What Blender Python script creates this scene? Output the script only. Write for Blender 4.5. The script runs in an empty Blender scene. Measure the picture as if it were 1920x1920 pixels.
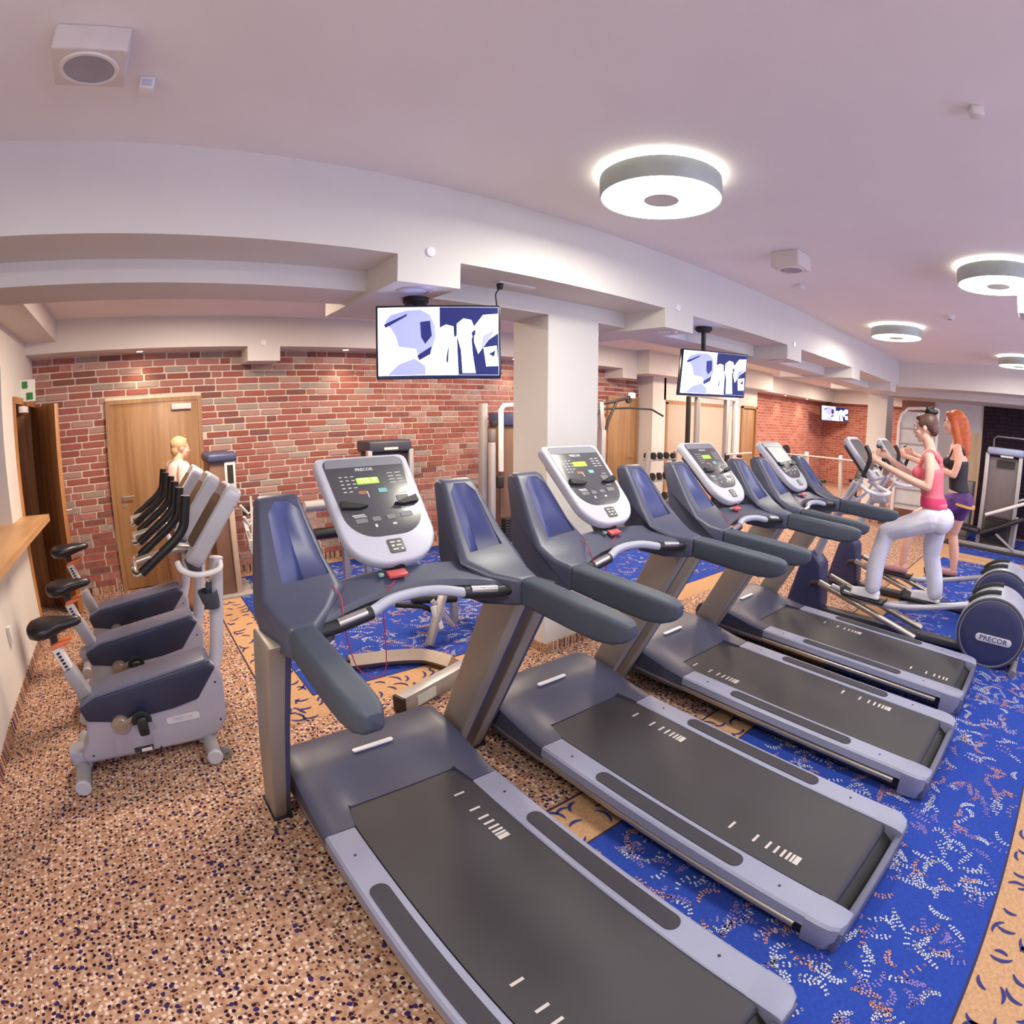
import bpy, bmesh, math, random
from mathutils import Vector, Matrix
random.seed(7)
SC = bpy.context.scene
COL = SC.collection

# ------------------------------------------------------------------ camera
# the photograph was taken with a fisheye lens; its mapping is written as a lens polynomial
cam = bpy.data.cameras.new('camera')
CAM = bpy.data.objects.new('camera', cam)
COL.objects.link(CAM)
_R = ((0.78300998, -0.62198429, 0.00555931), (0.60953788, 0.76549925, -0.20609336), (0.12393119, 0.16476177, 0.97851654))
_m = Matrix.Identity(4)
for _i in range(3):
    _m[_i][0] = _R[0][_i]; _m[_i][1] = _R[2][_i]; _m[_i][2] = -_R[1][_i]
_m[2][3] = 1.7577
CAM.matrix_world = _m
cam.type = 'PANO'; cam.sensor_width = 36.0; cam.sensor_height = 36.0
cam.panorama_type = 'FISHEYE_LENS_POLYNOMIAL'; cam.fisheye_fov = 3.4
cam.fisheye_polynomial_k0 = 0.0
cam.fisheye_polynomial_k1, cam.fisheye_polynomial_k2, cam.fisheye_polynomial_k3, cam.fisheye_polynomial_k4 = (-0.05120981527652072, -5.684046528804971e-06, 6.90535427638025e-06, -7.128487602653356e-08)
cam.shift_x = -0.00756493; cam.shift_y = 0.01776925
cam.clip_start = 0.05
SC.camera = CAM

# ------------------------------------------------------------------ world, exposure
def lin(c):
    return tuple(((v/255.0)/12.92 if v/255.0 <= 0.04045 else ((v/255.0+0.055)/1.055)**2.4) for v in c)
W = bpy.data.worlds.new('daylight'); SC.world = W; W.use_nodes = True
W.node_tree.nodes['Background'].inputs[0].default_value = (*lin((196, 208, 255)), 1)
W.node_tree.nodes['Background'].inputs[1].default_value = 1.5
SC.view_settings.view_transform = 'Standard'; SC.view_settings.look = 'None'
SC.view_settings.gamma = 1.0; SC.view_settings.use_curve_mapping = False
SC.view_settings.exposure = 0.0
SC.cycles.max_bounces = 8; SC.cycles.diffuse_bounces = 5; SC.cycles.glossy_bounces = 3
SC.cycles.sample_clamp_indirect = 6.0
SC.cycles.use_denoising = True

# ------------------------------------------------------------------ materials
MATS = {}
def mat(name, rgb, rough=0.5, metal=0.0, var=0.06, vscale=8.0, bump=0.0, bscale=200.0, spec=0.5, coat=0.0, trans=0.0):
    if name in MATS: return MATS[name]
    m = bpy.data.materials.new(name); m.use_nodes = True; MATS[name] = m
    nt = m.node_tree; b = nt.nodes['Principled BSDF']
    c = lin(rgb)
    tc = nt.nodes.new('ShaderNodeTexCoord')
    n = nt.nodes.new('ShaderNodeTexNoise'); n.inputs['Scale'].default_value = vscale; n.inputs['Detail'].default_value = 3
    nt.links.new(tc.outputs['Object'], n.inputs['Vector'])
    r = nt.nodes.new('ShaderNodeValToRGB'); e = r.color_ramp.elements
    e[0].position = 0.3; e[1].position = 0.7
    e[0].color = (*[max(0, v*(1-var)) for v in c], 1); e[1].color = (*[min(1, v*(1+var)) for v in c], 1)
    nt.links.new(n.outputs['Fac'], r.inputs['Fac']); nt.links.new(r.outputs['Color'], b.inputs['Base Color'])
    b.inputs['Roughness'].default_value = rough; b.inputs['Metallic'].default_value = metal
    b.inputs['Specular IOR Level'].default_value = spec
    if coat: b.inputs['Coat Weight'].default_value = coat; b.inputs['Coat Roughness'].default_value = 0.15
    if trans: b.inputs['Transmission Weight'].default_value = trans
    if bump:
        n2 = nt.nodes.new('ShaderNodeTexNoise'); n2.inputs['Scale'].default_value = bscale
        nt.links.new(tc.outputs['Object'], n2.inputs['Vector'])
        bp = nt.nodes.new('ShaderNodeBump'); bp.inputs['Strength'].default_value = bump; bp.inputs['Distance'].default_value = 0.002
        nt.links.new(n2.outputs['Fac'], bp.inputs['Height']); nt.links.new(bp.outputs['Normal'], b.inputs['Normal'])
    return m
def emit(name, rgb, strength):
    if name in MATS: return MATS[name]
    m = bpy.data.materials.new(name); m.use_nodes = True; MATS[name] = m
    b = m.node_tree.nodes['Principled BSDF']
    b.inputs['Base Color'].default_value = (*lin(rgb), 1)
    b.inputs['Emission Color'].default_value = (*lin(rgb), 1); b.inputs['Emission Strength'].default_value = strength
    return m
def wood(name, dark, light, scale=(14.0, 14.0, 0.7), rough=0.45):
    if name in MATS: return MATS[name]
    m = bpy.data.materials.new(name); m.use_nodes = True; MATS[name] = m
    nt = m.node_tree; b = nt.nodes['Principled BSDF']
    tc = nt.nodes.new('ShaderNodeTexCoord'); mp = nt.nodes.new('ShaderNodeMapping'); mp.inputs['Scale'].default_value = scale
    nt.links.new(tc.outputs['Object'], mp.inputs['Vector'])
    n = nt.nodes.new('ShaderNodeTexNoise'); n.inputs['Scale'].default_value = 1.0; n.inputs['Detail'].default_value = 6; n.inputs['Roughness'].default_value = 0.6
    nt.links.new(mp.outputs['Vector'], n.inputs['Vector'])
    r = nt.nodes.new('ShaderNodeValToRGB'); e = r.color_ramp.elements
    e[0].position = 0.3; e[0].color = (*lin(dark), 1); e[1].position = 0.72; e[1].color = (*lin(light), 1)
    nt.links.new(n.outputs['Fac'], r.inputs['Fac']); nt.links.new(r.outputs['Color'], b.inputs['Base Color'])
    b.inputs['Roughness'].default_value = rough
    return m

# ------------------------------------------------------------------ mesh helpers
class B:
    """collects shapes into one mesh"""
    def __init__(s): s.bm = bmesh.new()
    def lh(s, x0, x1, y0, y1, z0, z1):
        v = [s.bm.verts.new(p) for p in ((x0,y0,z0),(x1,y0,z0),(x1,y1,z0),(x0,y1,z0),(x0,y0,z1),(x1,y0,z1),(x1,y1,z1),(x0,y1,z1))]
        for f in ((3,2,1,0),(4,5,6,7),(0,1,5,4),(1,2,6,5),(2,3,7,6),(3,0,4,7)): s.bm.faces.new([v[i] for i in f])
        return s
    def box(s, c, d, rot=None):
        hx, hy, hz = d[0]/2, d[1]/2, d[2]/2; c = Vector(c)
        R = rot.to_3x3() if rot is not None else Matrix.Identity(3)
        v = [s.bm.verts.new(c + R @ Vector(p)) for p in ((-hx,-hy,-hz),(hx,-hy,-hz),(hx,hy,-hz),(-hx,hy,-hz),(-hx,-hy,hz),(hx,-hy,hz),(hx,hy,hz),(-hx,hy,hz))]
        for f in ((3,2,1,0),(4,5,6,7),(0,1,5,4),(1,2,6,5),(2,3,7,6),(3,0,4,7)): s.bm.faces.new([v[i] for i in f])
        return s
    def beam(s, a, b, w, h, up=(0,0,1)):
        a, b = Vector(a), Vector(b); d = (b-a); L = d.length; d.normalize(); u = Vector(up)
        x = d.cross(u)
        if x.length < 1e-4: x = Vector((1,0,0))
        x.normalize(); u = x.cross(d)
        R = Matrix((x, d, u)).transposed()
        return s.box((a+b)/2, (w, L, h), R)
    def prism(s, pts, axis, a0, a1):
        def mk(p, a): return {'x': (a, p[0], p[1]), 'y': (p[0], a, p[1]), 'z': (p[0], p[1], a)}[axis]
        r0 = [s.bm.verts.new(mk(p, a0)) for p in pts]; r1 = [s.bm.verts.new(mk(p, a1)) for p in pts]; n = len(pts)
        s.bm.faces.new(r0); s.bm.faces.new(r1[::-1])
        for i in range(n): s.bm.faces.new((r0[i], r1[i], r1[(i+1) % n], r0[(i+1) % n]))
        return s
    def rings(s, R, caps=True, close=False):
        V = [[s.bm.verts.new(p) for p in r] for r in R]; n = len(R[0]); m = len(R)
        for i in range(m if close else m-1):
            a, b = V[i], V[(i+1) % m]
            for j in range(n): s.bm.faces.new((a[j], a[(j+1) % n], b[(j+1) % n], b[j]))
        if caps and not close: s.bm.faces.new(V[0][::-1]); s.bm.faces.new(V[-1])
        return s
    def tube(s, pts, r, seg=10, caps=True, sx=1.0, sy=1.0, up=None, close=False):
        P = [Vector(p) for p in pts]; n = len(P)
        rr = r if isinstance(r, (list, tuple)) else [r]*n
        R = []; prev = None
        for i in range(n):
            if close: d = P[(i+1) % n]-P[i-1]
            else: d = (P[min(i+1, n-1)]-P[max(i-1, 0)])
            d.normalize()
            if up is not None: x = d.cross(Vector(up))
            elif prev is None: x = d.cross(Vector((0,0,1)) if abs(d.z) < 0.9 else Vector((1,0,0)))
            else: x = prev-d*prev.dot(d)
            if x.length < 1e-5: x = d.orthogonal()
            x.normalize(); prev = x; y = d.cross(x)
            R.append([P[i]+x*(rr[i]*sx*math.cos(2*math.pi*k/seg))+y*(rr[i]*sy*math.sin(2*math.pi*k/seg)) for k in range(seg)])
        return s.rings(R, caps, close)
    def lathe(s, prof, c, axis='z', seg=32, closed=False):
        c = Vector(c); R = []
        for (r, h) in prof:
            ring = []
            for k in range(seg):
                a = 2*math.pi*k/seg; u, v = r*math.cos(a), r*math.sin(a)
                ring.append(c+Vector({'z': (u, v, h), 'x': (h, u, v), 'y': (v, h, u)}[axis]))
            R.append(ring)
        return s.rings(R, not closed, closed)
    def ball(s, c, r, seg=14, rot=None):
        rx, ry, rz = r if isinstance(r, (tuple, list)) else (r, r, r); c = Vector(c)
        M = rot.to_3x3() if rot is not None else Matrix.Identity(3); n = seg//2
        R = []
        for i in range(1, n):
            t = math.pi*i/n
            R.append([c+M @ Vector((rx*math.sin(t)*math.cos(2*math.pi*k/seg), ry*math.sin(t)*math.sin(2*math.pi*k/seg), -rz*math.cos(t))) for k in range(seg)])
        V = [[s.bm.verts.new(p) for p in q] for q in R]
        a = s.bm.verts.new(c+M @ Vector((0,0,-rz))); b = s.bm.verts.new(c+M @ Vector((0,0,rz)))
        for i in range(len(V)-1):
            for k in range(seg): s.bm.faces.new((V[i][k], V[i][(k+1) % seg], V[i+1][(k+1) % seg], V[i+1][k]))
        for k in range(seg):
            s.bm.faces.new((a, V[0][(k+1) % seg], V[0][k])); s.bm.faces.new((b, V[-1][k], V[-1][(k+1) % seg]))
        return s
    def quad(s, *p):
        s.bm.faces.new([s.bm.verts.new(q) for q in p]); return s
    def mesh(s, name, bevel=0.0, bseg=2, smooth=40, recalc=True):
        bm = s.bm
        if recalc: bmesh.ops.recalc_face_normals(bm, faces=bm.faces[:])
        if bevel:
            ed = [e for e in bm.edges if len(e.link_faces) == 2 and e.calc_face_angle(0) > 0.6]
            try: bmesh.ops.bevel(bm, geom=ed, offset=bevel, segments=bseg, affect='EDGES', profile=0.5, clamp_overlap=True)
            except Exception: pass
        me = bpy.data.meshes.new(name); bm.to_mesh(me); bm.free()
        if smooth:
            me.polygons.foreach_set('use_smooth', [True]*len(me.polygons)); me.set_sharp_from_angle(angle=math.radians(smooth))
        return me
    def ob(s, name, m, parent=None, bevel=0.0, bseg=2, smooth=40, recalc=True):
        return link(name, s.mesh(name, bevel, bseg, smooth, recalc), m, parent)
def link(name, me, m, parent=None):
    o = bpy.data.objects.new(name, me); COL.objects.link(o)
    if m is not None and not me.materials: me.materials.append(m)
    if parent is not None: o.parent = parent
    return o
def tag(o, label=None, cat=None, group=None, kind=None):
    if label: o['label'] = label
    if cat: o['category'] = cat
    if group: o['group'] = group
    if kind: o['kind'] = kind
    return o
def thing(name, label, cat, loc=(0,0,0), rz=0.0, group=None):
    o = bpy.data.objects.new(name, None); COL.objects.link(o); o.location = loc; o.rotation_euler = (0, 0, rz)
    o.empty_display_size = 0.1
    return tag(o, label, cat, group)
def dup(root, loc, rz=0.0, label=None):
    def cp(o, par):
        c = o.copy(); COL.objects.link(c); c.parent = par
        for ch in list(o.children): cp(ch, c)
        return c
    r = cp(root, None); r.location = loc; r.rotation_euler = (0, 0, rz)
    if label: r['label'] = label
    return r
def struct(name, b, m, label=None, parent=None, **k):
    o = b.ob(name, m, parent, **k) if isinstance(b, B) else link(name, b, m, parent)
    if parent is None: o['kind'] = 'structure'
    if label: o['label'] = label
    return o
def text(name, s, size, m, parent, M, bold=0.0, xs=1.0):
    cu = bpy.data.curves.new('t', 'FONT'); cu.body = s; cu.size = size; cu.align_x = 'CENTER'; cu.align_y = 'CENTER'; cu.offset = bold; cu.resolution_u = 2
    t = bpy.data.objects.new('t', cu); COL.objects.link(t)
    dg = bpy.context.evaluated_depsgraph_get(); dg.update()
    me = bpy.data.meshes.new_from_object(t.evaluated_get(dg)); bpy.data.objects.remove(t); bpy.data.curves.remove(cu)
    me.transform(M @ Matrix.Diagonal((xs, 1, 1, 1))); me.materials.clear(); me.name = name
    return link(name, me, m, parent)
def arc(c, r, a0, a1, n, plane='xy'):
    out = []
    for i in range(n+1):
        a = math.radians(a0+(a1-a0)*i/n); u, v = r*math.cos(a), r*math.sin(a)
        out.append({'xy': (c[0]+u, c[1]+v, c[2]), 'xz': (c[0]+u, c[1], c[2]+v), 'yz': (c[0], c[1]+u, c[2]+v)}[plane])
    return out
def rrect(w, h, r, n=5, c=(0, 0)):
    out = []
    for (sx, sy, a) in ((1, 1, 0), (-1, 1, 90), (-1, -1, 180), (1, -1, 270)):
        for i in range(n+1):
            t = math.radians(a+90*i/n); out.append((c[0]+sx*(w/2-r)+r*math.cos(t), c[1]+sy*(h/2-r)+r*math.sin(t)))
    return out
def smoothpath(P, n=6):
    P = [Vector(p) for p in P]; out = []
    for i in range(len(P)-1):
        p0 = P[max(i-1, 0)]; p1 = P[i]; p2 = P[i+1]; p3 = P[min(i+2, len(P)-1)]
        for k in range(n):
            t = k/n
            out.append(0.5*((2*p1)+(p2-p0)*t+(2*p0-5*p1+4*p2-p3)*t*t+(3*p1-p0-3*p2+p3)*t**3))
    out.append(P[-1]); return out
# ------------------------------------------------------------------ daylight through the windows behind the camera
def area(name, loc, rot, sx, sy, power, rgb):
    l = bpy.data.lights.new(name, 'AREA'); l.shape = 'RECTANGLE'; l.size = sx; l.size_y = sy; l.energy = power; l.color = lin(rgb)
    o = bpy.data.objects.new(name, l); COL.objects.link(o); o.location = loc; o.rotation_euler = rot
    return o
for _x in (1.6, 5.2, 8.8):
    area('window_daylight', (_x, -3.92, 1.55), (math.radians(93), 0, 0), 2.2, 1.5, 62, (202, 210, 255))

# ------------------------------------------------------------------ surface materials
PLASTER = mat('plaster', (215, 211, 207), 0.85, var=0.02, vscale=3, bump=0.08, bscale=90)
CEIL = mat('ceiling_paint', (236, 231, 233), 0.9, var=0.02, vscale=2, bump=0.06, bscale=90)
MORTAR = mat('mortar', (226, 210, 194), 0.95, var=0.12, vscale=20, bump=0.5, bscale=120)
BRICKS = [mat('brick_%s' % n, c, 0.9, var=0.22, vscale=26, bump=0.6, bscale=70) for n, c in (
    ('red', (162, 98, 88)), ('rose', (170, 118, 108)), ('rust', (150, 90, 78)), ('pale', (176, 142, 132)), ('umber', (134, 88, 80)), ('grey', (164, 148, 138)))]
DARK = mat('unlit_room', (40, 24, 30), 0.9)  # gloom of the unlit room put into its wall colour
WOOD = wood('oak_door', (146, 106, 70), (182, 144, 102))
WOODH = wood('oak_counter', (180, 134, 92), (208, 166, 122), (9, 1.2, 9))
WHITEP = mat('white_plastic', (226, 222, 220), 0.45, var=0.02)

def speckle():
    m = bpy.data.materials.new('speckled_carpet'); m.use_nodes = True; MATS['speckle'] = m
    nt = m.node_tree; b = nt.nodes['Principled BSDF']; b.inputs['Roughness'].default_value = 0.95; b.inputs['Specular IOR Level'].default_value = 0.1
    N = nt.nodes.new; L = nt.links.new
    tc = N('ShaderNodeTexCoord')
    wn = N('ShaderNodeTexNoise'); wn.inputs['Scale'].default_value = 60; L(tc.outputs['Object'], wn.inputs['Vector'])
    mx = N('ShaderNodeVectorMath'); mx.operation = 'SCALE'; mx.inputs['Scale'].default_value = 0.012; L(wn.outputs['Color'], mx.inputs[0])
    ad = N('ShaderNodeVectorMath'); L(tc.outputs['Object'], ad.inputs[0]); L(mx.outputs[0], ad.inputs[1])
    def dots(scale, thr, dist, seed):
        mp = N('ShaderNodeMapping'); mp.inputs['Location'].default_value = (seed, seed*1.7, 0); L(ad.outputs[0], mp.inputs['Vector'])
        v = N('ShaderNodeTexVoronoi'); v.voronoi_dimensions = '2D'; v.inputs['Scale'].default_value = scale; L(mp.outputs[0], v.inputs['Vector'])
        a = N('ShaderNodeMath'); a.operation = 'LESS_THAN'; a.inputs[1].default_value = dist; L(v.outputs['Distance'], a.inputs[0])
        sp = N('ShaderNodeSeparateColor'); L(v.outputs['Color'], sp.inputs[0])
        c = N('ShaderNodeMath'); c.operation = 'LESS_THAN'; c.inputs[1].default_value = thr; L(sp.outputs[0], c.inputs[0])
        d = N('ShaderNodeMath'); d.operation = 'MULTIPLY'; L(a.outputs[0], d.inputs[0]); L(c.outputs[0], d.inputs[1])
        return d.outputs[0]
    n1 = N('ShaderNodeTexNoise'); n1.inputs['Scale'].default_value = 42; n1.inputs['Detail'].default_value = 4; L(tc.outputs['Object'], n1.inputs['Vector'])
    r = N('ShaderNodeValToRGB'); e = r.color_ramp.elements
    e[0].position = 0.32; e[0].color = (*lin((146, 104, 82)), 1); e[1].position = 0.7; e[1].color = (*lin((196, 162, 138)), 1)
    L(n1.outputs['Fac'], r.inputs['Fac'])
    col = r.outputs['Color']
    for (sc, thr, di, seed, c) in ((46, 0.40, 0.36, 3.1, (212, 188, 174)), (60, 0.30, 0.32, 11.7, (96, 60, 56)), (33, 0.46, 0.26, 5.3, (46, 28, 46)), (28, 0.10, 0.28, 8.9, (54, 42, 90))):
        mi = N('ShaderNodeMix'); mi.data_type = 'RGBA'; L(dots(sc, thr, di, seed), mi.inputs[0]); L(col, mi.inputs[6]); mi.inputs[7].default_value = (*lin(c), 1); col = mi.outputs[2]
    L(col, b.inputs['Base Color'])
    bp = N('ShaderNodeBump'); bp.inputs['Strength'].default_value = 0.3; bp.inputs['Distance'].default_value = 0.003
    n2 = N('ShaderNodeTexNoise'); n2.inputs['Scale'].default_value = 300; L(tc.outputs['Object'], n2.inputs['Vector']); L(n2.outputs['Fac'], bp.inputs['Height']); L(bp.outputs[0], b.inputs['Normal'])
    return m
SPECK = speckle()
BLUE = mat('blue_carpet', (42, 66, 150), 0.95, var=0.10, vscale=60, bump=0.3, bscale=300, spec=0.1)
ORANGE = mat('orange_carpet', (182, 144, 110), 0.95, var=0.16, vscale=55, bump=0.3, bscale=300, spec=0.1)

# ------------------------------------------------------------------ floor and carpets
XL, YW = -1.13, 6.65
floor = struct('floor', B().lh(-4.2, 19.5, -4.2, 10.5, -0.1, 0.0), SPECK, 'speckled peach carpet floor with dark flecks')
def inlay(name, m, x0, x1, y0, y1, z): return B().lh(x0, x1, y0, y1, -0.02, z).ob(name, m, floor, smooth=0)
inlay('orange_border', ORANGE, 0.585, 7.4, 2.96, 6.5, 0.0012); inlay('blue_carpet', BLUE, 0.872, 7.0, 3.245, 6.4, 0.0024)
inlay('orange_border', ORANGE, 0.62, 9.3, -0.625, 1.52, 0.0012); inlay('blue_carpet', BLUE, 0.90, 9.0, -0.34, 1.245, 0.0024)
inlay('orange_border', ORANGE, 9.35, 12.0, -2.2, 1.5, 0.0012); inlay('blue_carpet', BLUE, 9.62, 12.0, -2.0, 1.25, 0.0024)
LINE = mat('carpet_line', (52, 40, 60), 0.95)
_b = B()
for (x0, x1, y0, y1) in ((0.578, 0.590, 2.96, 6.5), (0.62, 9.3, 1.514, 1.526), (0.9, 9.0, 1.240, 1.250), (0.9, 9.0, -0.345, -0.335), (0.872, 7.0, 3.24, 3.25), (0.867, 0.877, 3.245, 6.4)):
    _b.lh(x0, x1, y0, y1, 0.0, 0.0034)
_b.ob('border_line', LINE, floor, smooth=0)
# scroll print on the borders, petals on the blue
def strokes(bm, P, wmax, z):
    n = len(P); L_ = []; R_ = []
    for i in range(n):
        d = Vector(P[min(i+1, n-1)])-Vector(P[max(i-1, 0)]); d.normalize(); w = wmax*math.sin(math.pi*(0.06+0.88*i/(n-1)))**0.7
        q = Vector((-d.y, d.x)); p = Vector(P[i]); L_.append(bm.verts.new((p.x+q.x*w, p.y+q.y*w, z))); R_.append(bm.verts.new((p.x-q.x*w, p.y-q.y*w, z)))
    for i in range(n-1): bm.faces.new((L_[i], R_[i], R_[i+1], L_[i+1]))
def scroll_band(x0, x1, y0, y1, along):
    b = B(); rnd = random.Random(int(x0*100+y1*10)); w = (y1-y0) if along == 'x' else (x1-x0); t = (x0 if along == 'x' else y0)
    end = x1 if along == 'x' else y1
    while t < end:
        for row in range(2 if w > 0.2 else 1):
            s = (row+0.5)/(2 if w > 0.2 else 1)*w; a = rnd.uniform(0, 6.28); r = rnd.uniform(0.045, 0.075); span = rnd.uniform(1.2, 2.0)
            c = (t+rnd.uniform(-.015, .015), y0+s) if along == 'x' else (x0+s, t+rnd.uniform(-.015, .015))
            pts = [(c[0]+r*math.cos(a+span*k/6), c[1]+r*math.sin(a+span*k/6)) for k in range(7)]
            strokes(b.bm, pts, 0.0085, 0.0042)
        t += 0.088
    return b
SCROLL = mat('scroll_print', (44, 46, 112), 0.95)
for k, a in enumerate(((0.6, 0.86, 3.0, 6.4, 'y'), (0.6, 2.6, 2.98, 3.2, 'x'), (0.9, 9.0, -0.62, -0.36, 'x'), (0.9, 5.0, 1.27, 1.5, 'x'), (0.64, 0.88, -0.3, 1.4, 'y'))):
    tag(scroll_band(*a).ob('scroll_print', SCROLL, floor, smooth=0, recalc=False), kind='stuff')
def petals(x0, x1, y0, y1, dens, seed):
    rnd = random.Random(seed); bs = [B(), B(), B()]
    for _ in range(int((x1-x0)*(y1-y0)*dens)):
        cx, cy, a, cv = rnd.uniform(x0+.04, x1-.04), rnd.uniform(y0+.04, y1-.04), rnd.uniform(0, 6.28), rnd.uniform(-1.2, 1.2)
        b = bs[rnd.choice((0, 0, 1, 2))]; n = rnd.randint(5, 9); L = rnd.uniform(0.07, 0.13)
        for k in range(n):
            t = k/(n-1); ang = a+cv*(t-.5); px = cx+(t-.5)*L*math.cos(ang); py = cy+(t-.5)*L*math.sin(ang); w = 0.0115*math.sin(math.pi*(t*.8+.1))
            for sd in (-1, 0, 1) if k % 2 else (-.6, .6):
                qx = px-math.sin(ang)*w*sd+rnd.uniform(-.002, .002); qy = py+math.cos(ang)*w*sd+rnd.uniform(-.002, .002); r = 0.0052; f = rnd.uniform(0, 1.5)
                if not (x0 < qx < x1 and y0 < qy < y1): continue
                b.bm.faces.new([b.bm.verts.new((qx+r*math.cos(f+i*1.257), qy+r*math.sin(f+i*1.257), 0.0042)) for i in range(5)])
    for b, m in zip(bs, (mat('petal_white', (186, 190, 204), .95), mat('petal_peach', (186, 134, 124), .95), mat('petal_violet', (128, 112, 180), .95))):
        tag(b.ob('petal_print', m, floor, smooth=0, recalc=False), kind='stuff')
petals(0.9, 5.5, -0.33, 1.235, 150, 3); petals(5.5, 9.0, -0.33, 1.235, 90, 4); petals(0.88, 4.2, 3.255, 6.3, 170, 5); petals(4.2, 7.0, 3.255, 6.3, 60, 6); petals(9.64, 11.9, -1.9, 1.2, 60, 8)

# ------------------------------------------------------------------ ceilings, beams, pillars
struct('ceiling', B().lh(-4.2, 11.6, -4.2, 2.6, 2.985, 3.1), CEIL, 'pale plaster ceiling with round lamps')
struct('ceiling_back', B().lh(-4.2, 19.5, 2.6, 10.5, 2.9, 3.1), CEIL, 'lower plaster ceiling over the rear gym area')
struct('ceiling_end', B().lh(11.6, 13.2, -4.2, 2.6, 2.62, 3.1), CEIL, 'lowered plaster ceiling past the end beam')
struct('trim_1', B().lh(XL, 10.3, 2.505, 2.9, 2.571, 2.99), PLASTER, 'long white beam running the length of the room')
struct('trim_2', B().lh(XL, 17.5, 2.9, 3.29, 2.455, 2.99), PLASTER, 'deep white girder carried by the pillars')
BRK = [1.219+2.1214*k for k in range(5)]
for k, x in enumerate(BRK):
    struct('trim_%d' % (3+k), B().lh(x, x+.367, 2.505, 3.588, 2.43, 2.571), PLASTER, 'white bracket block across the girder, number %s from the left' % ('one two three four five'.split()[k]))
struct('trim_8', B().lh(XL, -0.81, 3.29, 6.22, 2.68, 2.95), PLASTER, 'white box beam along the left wall')
_b = B().lh(XL, 7.5, 6.22, YW, 2.57, 2.95)
for x in (1.215, 3.336, 5.457, 7.133): _b.lh(x, x+.367, 6.22, YW, 2.41, 2.57)
struct('trim_9', _b, PLASTER, 'white soffit beam with corbels above the brick wall')
_b = B().lh(10.3, 11.5, -4.2, 2.9, 2.55, 2.99).lh(11.0, 12.3, -4.2, 2.9, 2.43, 2.7)
struct('trim_10', _b, PLASTER, 'white cross beam closing the far end of the ceiling')
struct('trim_11', B().lh(7.5, 12.2, 5.95, YW, 2.5, 2.95), PLASTER, 'white capital beam above the framed opening')
struct('trim_12', B().lh(12.2, 17.5, 6.2, YW, 2.5, 2.95).lh(17.1, 17.5, 3.2, 6.65, 2.5, 2.95), PLASTER, 'white soffit over the far brick corner')
BASE = SPECK
for nm, x, lb in (('pillar', 2.55, 'white square pillar beside the first treadmill'), ('pillar', 11.03, 'white square pillar at the far end of the beam')):
    p = B().lh(x, x+.5, 2.9, 3.29, 0, 2.46).ob(nm, PLASTER, bevel=.006, smooth=0); tag(p, lb, kind='structure')
    B().lh(x-.012, x+.512, 2.888, 3.302, 0, 0.075).ob('skirting', SPECK, p, smooth=0)
# ------------------------------------------------------------------ left wall with hatch and doorway
_b = B().lh(XL-.18, XL, -4.2, 2.2, 0, 2.95).lh(XL-.18, XL, 2.2, 5.06, 0, 1.06).lh(XL-.18, XL, 2.2, 5.06, 2.34, 2.95).lh(XL-.18, XL, 5.06, 5.55, 0, 2.95).lh(XL-.18, XL, 5.55, 6.56, 2.1, 2.95).lh(XL-.18, XL, 6.56, 6.8, 0, 2.95)
wl = struct('wall_left', _b, PLASTER, 'white plaster wall with a counter hatch and a dark doorway', smooth=0)
B().lh(XL, XL+.012, -4.2, 5.5, 0, 0.075).ob('baseboard', SPECK, wl, smooth=0)
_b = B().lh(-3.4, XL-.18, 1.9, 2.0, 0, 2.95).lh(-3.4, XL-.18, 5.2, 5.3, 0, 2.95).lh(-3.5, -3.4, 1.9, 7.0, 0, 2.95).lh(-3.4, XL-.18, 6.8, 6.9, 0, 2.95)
struct('wall_recess', _b, DARK, 'walls of the unlit room behind the hatch, coloured dark for its gloom', smooth=0)
# ------------------------------------------------------------------ back wall: bricks
bw = struct('wall_back', B().lh(XL-.2, -0.33, 6.65, 6.85, 0, 2.95).lh(-0.33, 0.74, 6.65, 6.85, 2.07, 2.95).lh(0.74, 8.1, 6.65, 6.85, 0, 2.95).lh(-0.33, 0.74, 6.75, 6.85, 0, 2.07), MORTAR, 'red brick wall lit by small soffit spots', smooth=0)
def unit_brick():
    me = []
    for m in BRICKS:
        b = B().box((0, 0, 0), (1, 1, 1)); bm = b.bm
        bmesh.ops.bevel(bm, geom=bm.edges[:], offset=0.06, segments=1, affect='EDGES')
        x = bpy.data.meshes.new('brick'); bm.to_mesh(x); bm.free(); x.materials.append(m); me.append(x)
    return me
UB = unit_brick(); rest = [B() for _ in BRICKS]; cand = []
rnd = random.Random(21); row = 0; z = 0.085
while z < 2.62:
    x = XL+0.005-rnd.uniform(0, 0.2); 
    while x < 8.06:
        L = 0.236 if rnd.random() > 0.16 else 0.112
        a, c = max(x, XL+.004), min(x+L, 8.055); x += L+0.018
        if c-a < 0.03: continue
        if z < 2.07 and a < 0.74 and c > -0.33:
            for (u, v) in ((a, -0.335), (0.745, c)):
                if v-u > 0.04: cand.append((u, v, z))
            continue
        if z < 2.10 and 7.2 < (a+c)/2 < 8.0: continue
        cand.append((a, c, z))
    z += 0.0755
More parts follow.
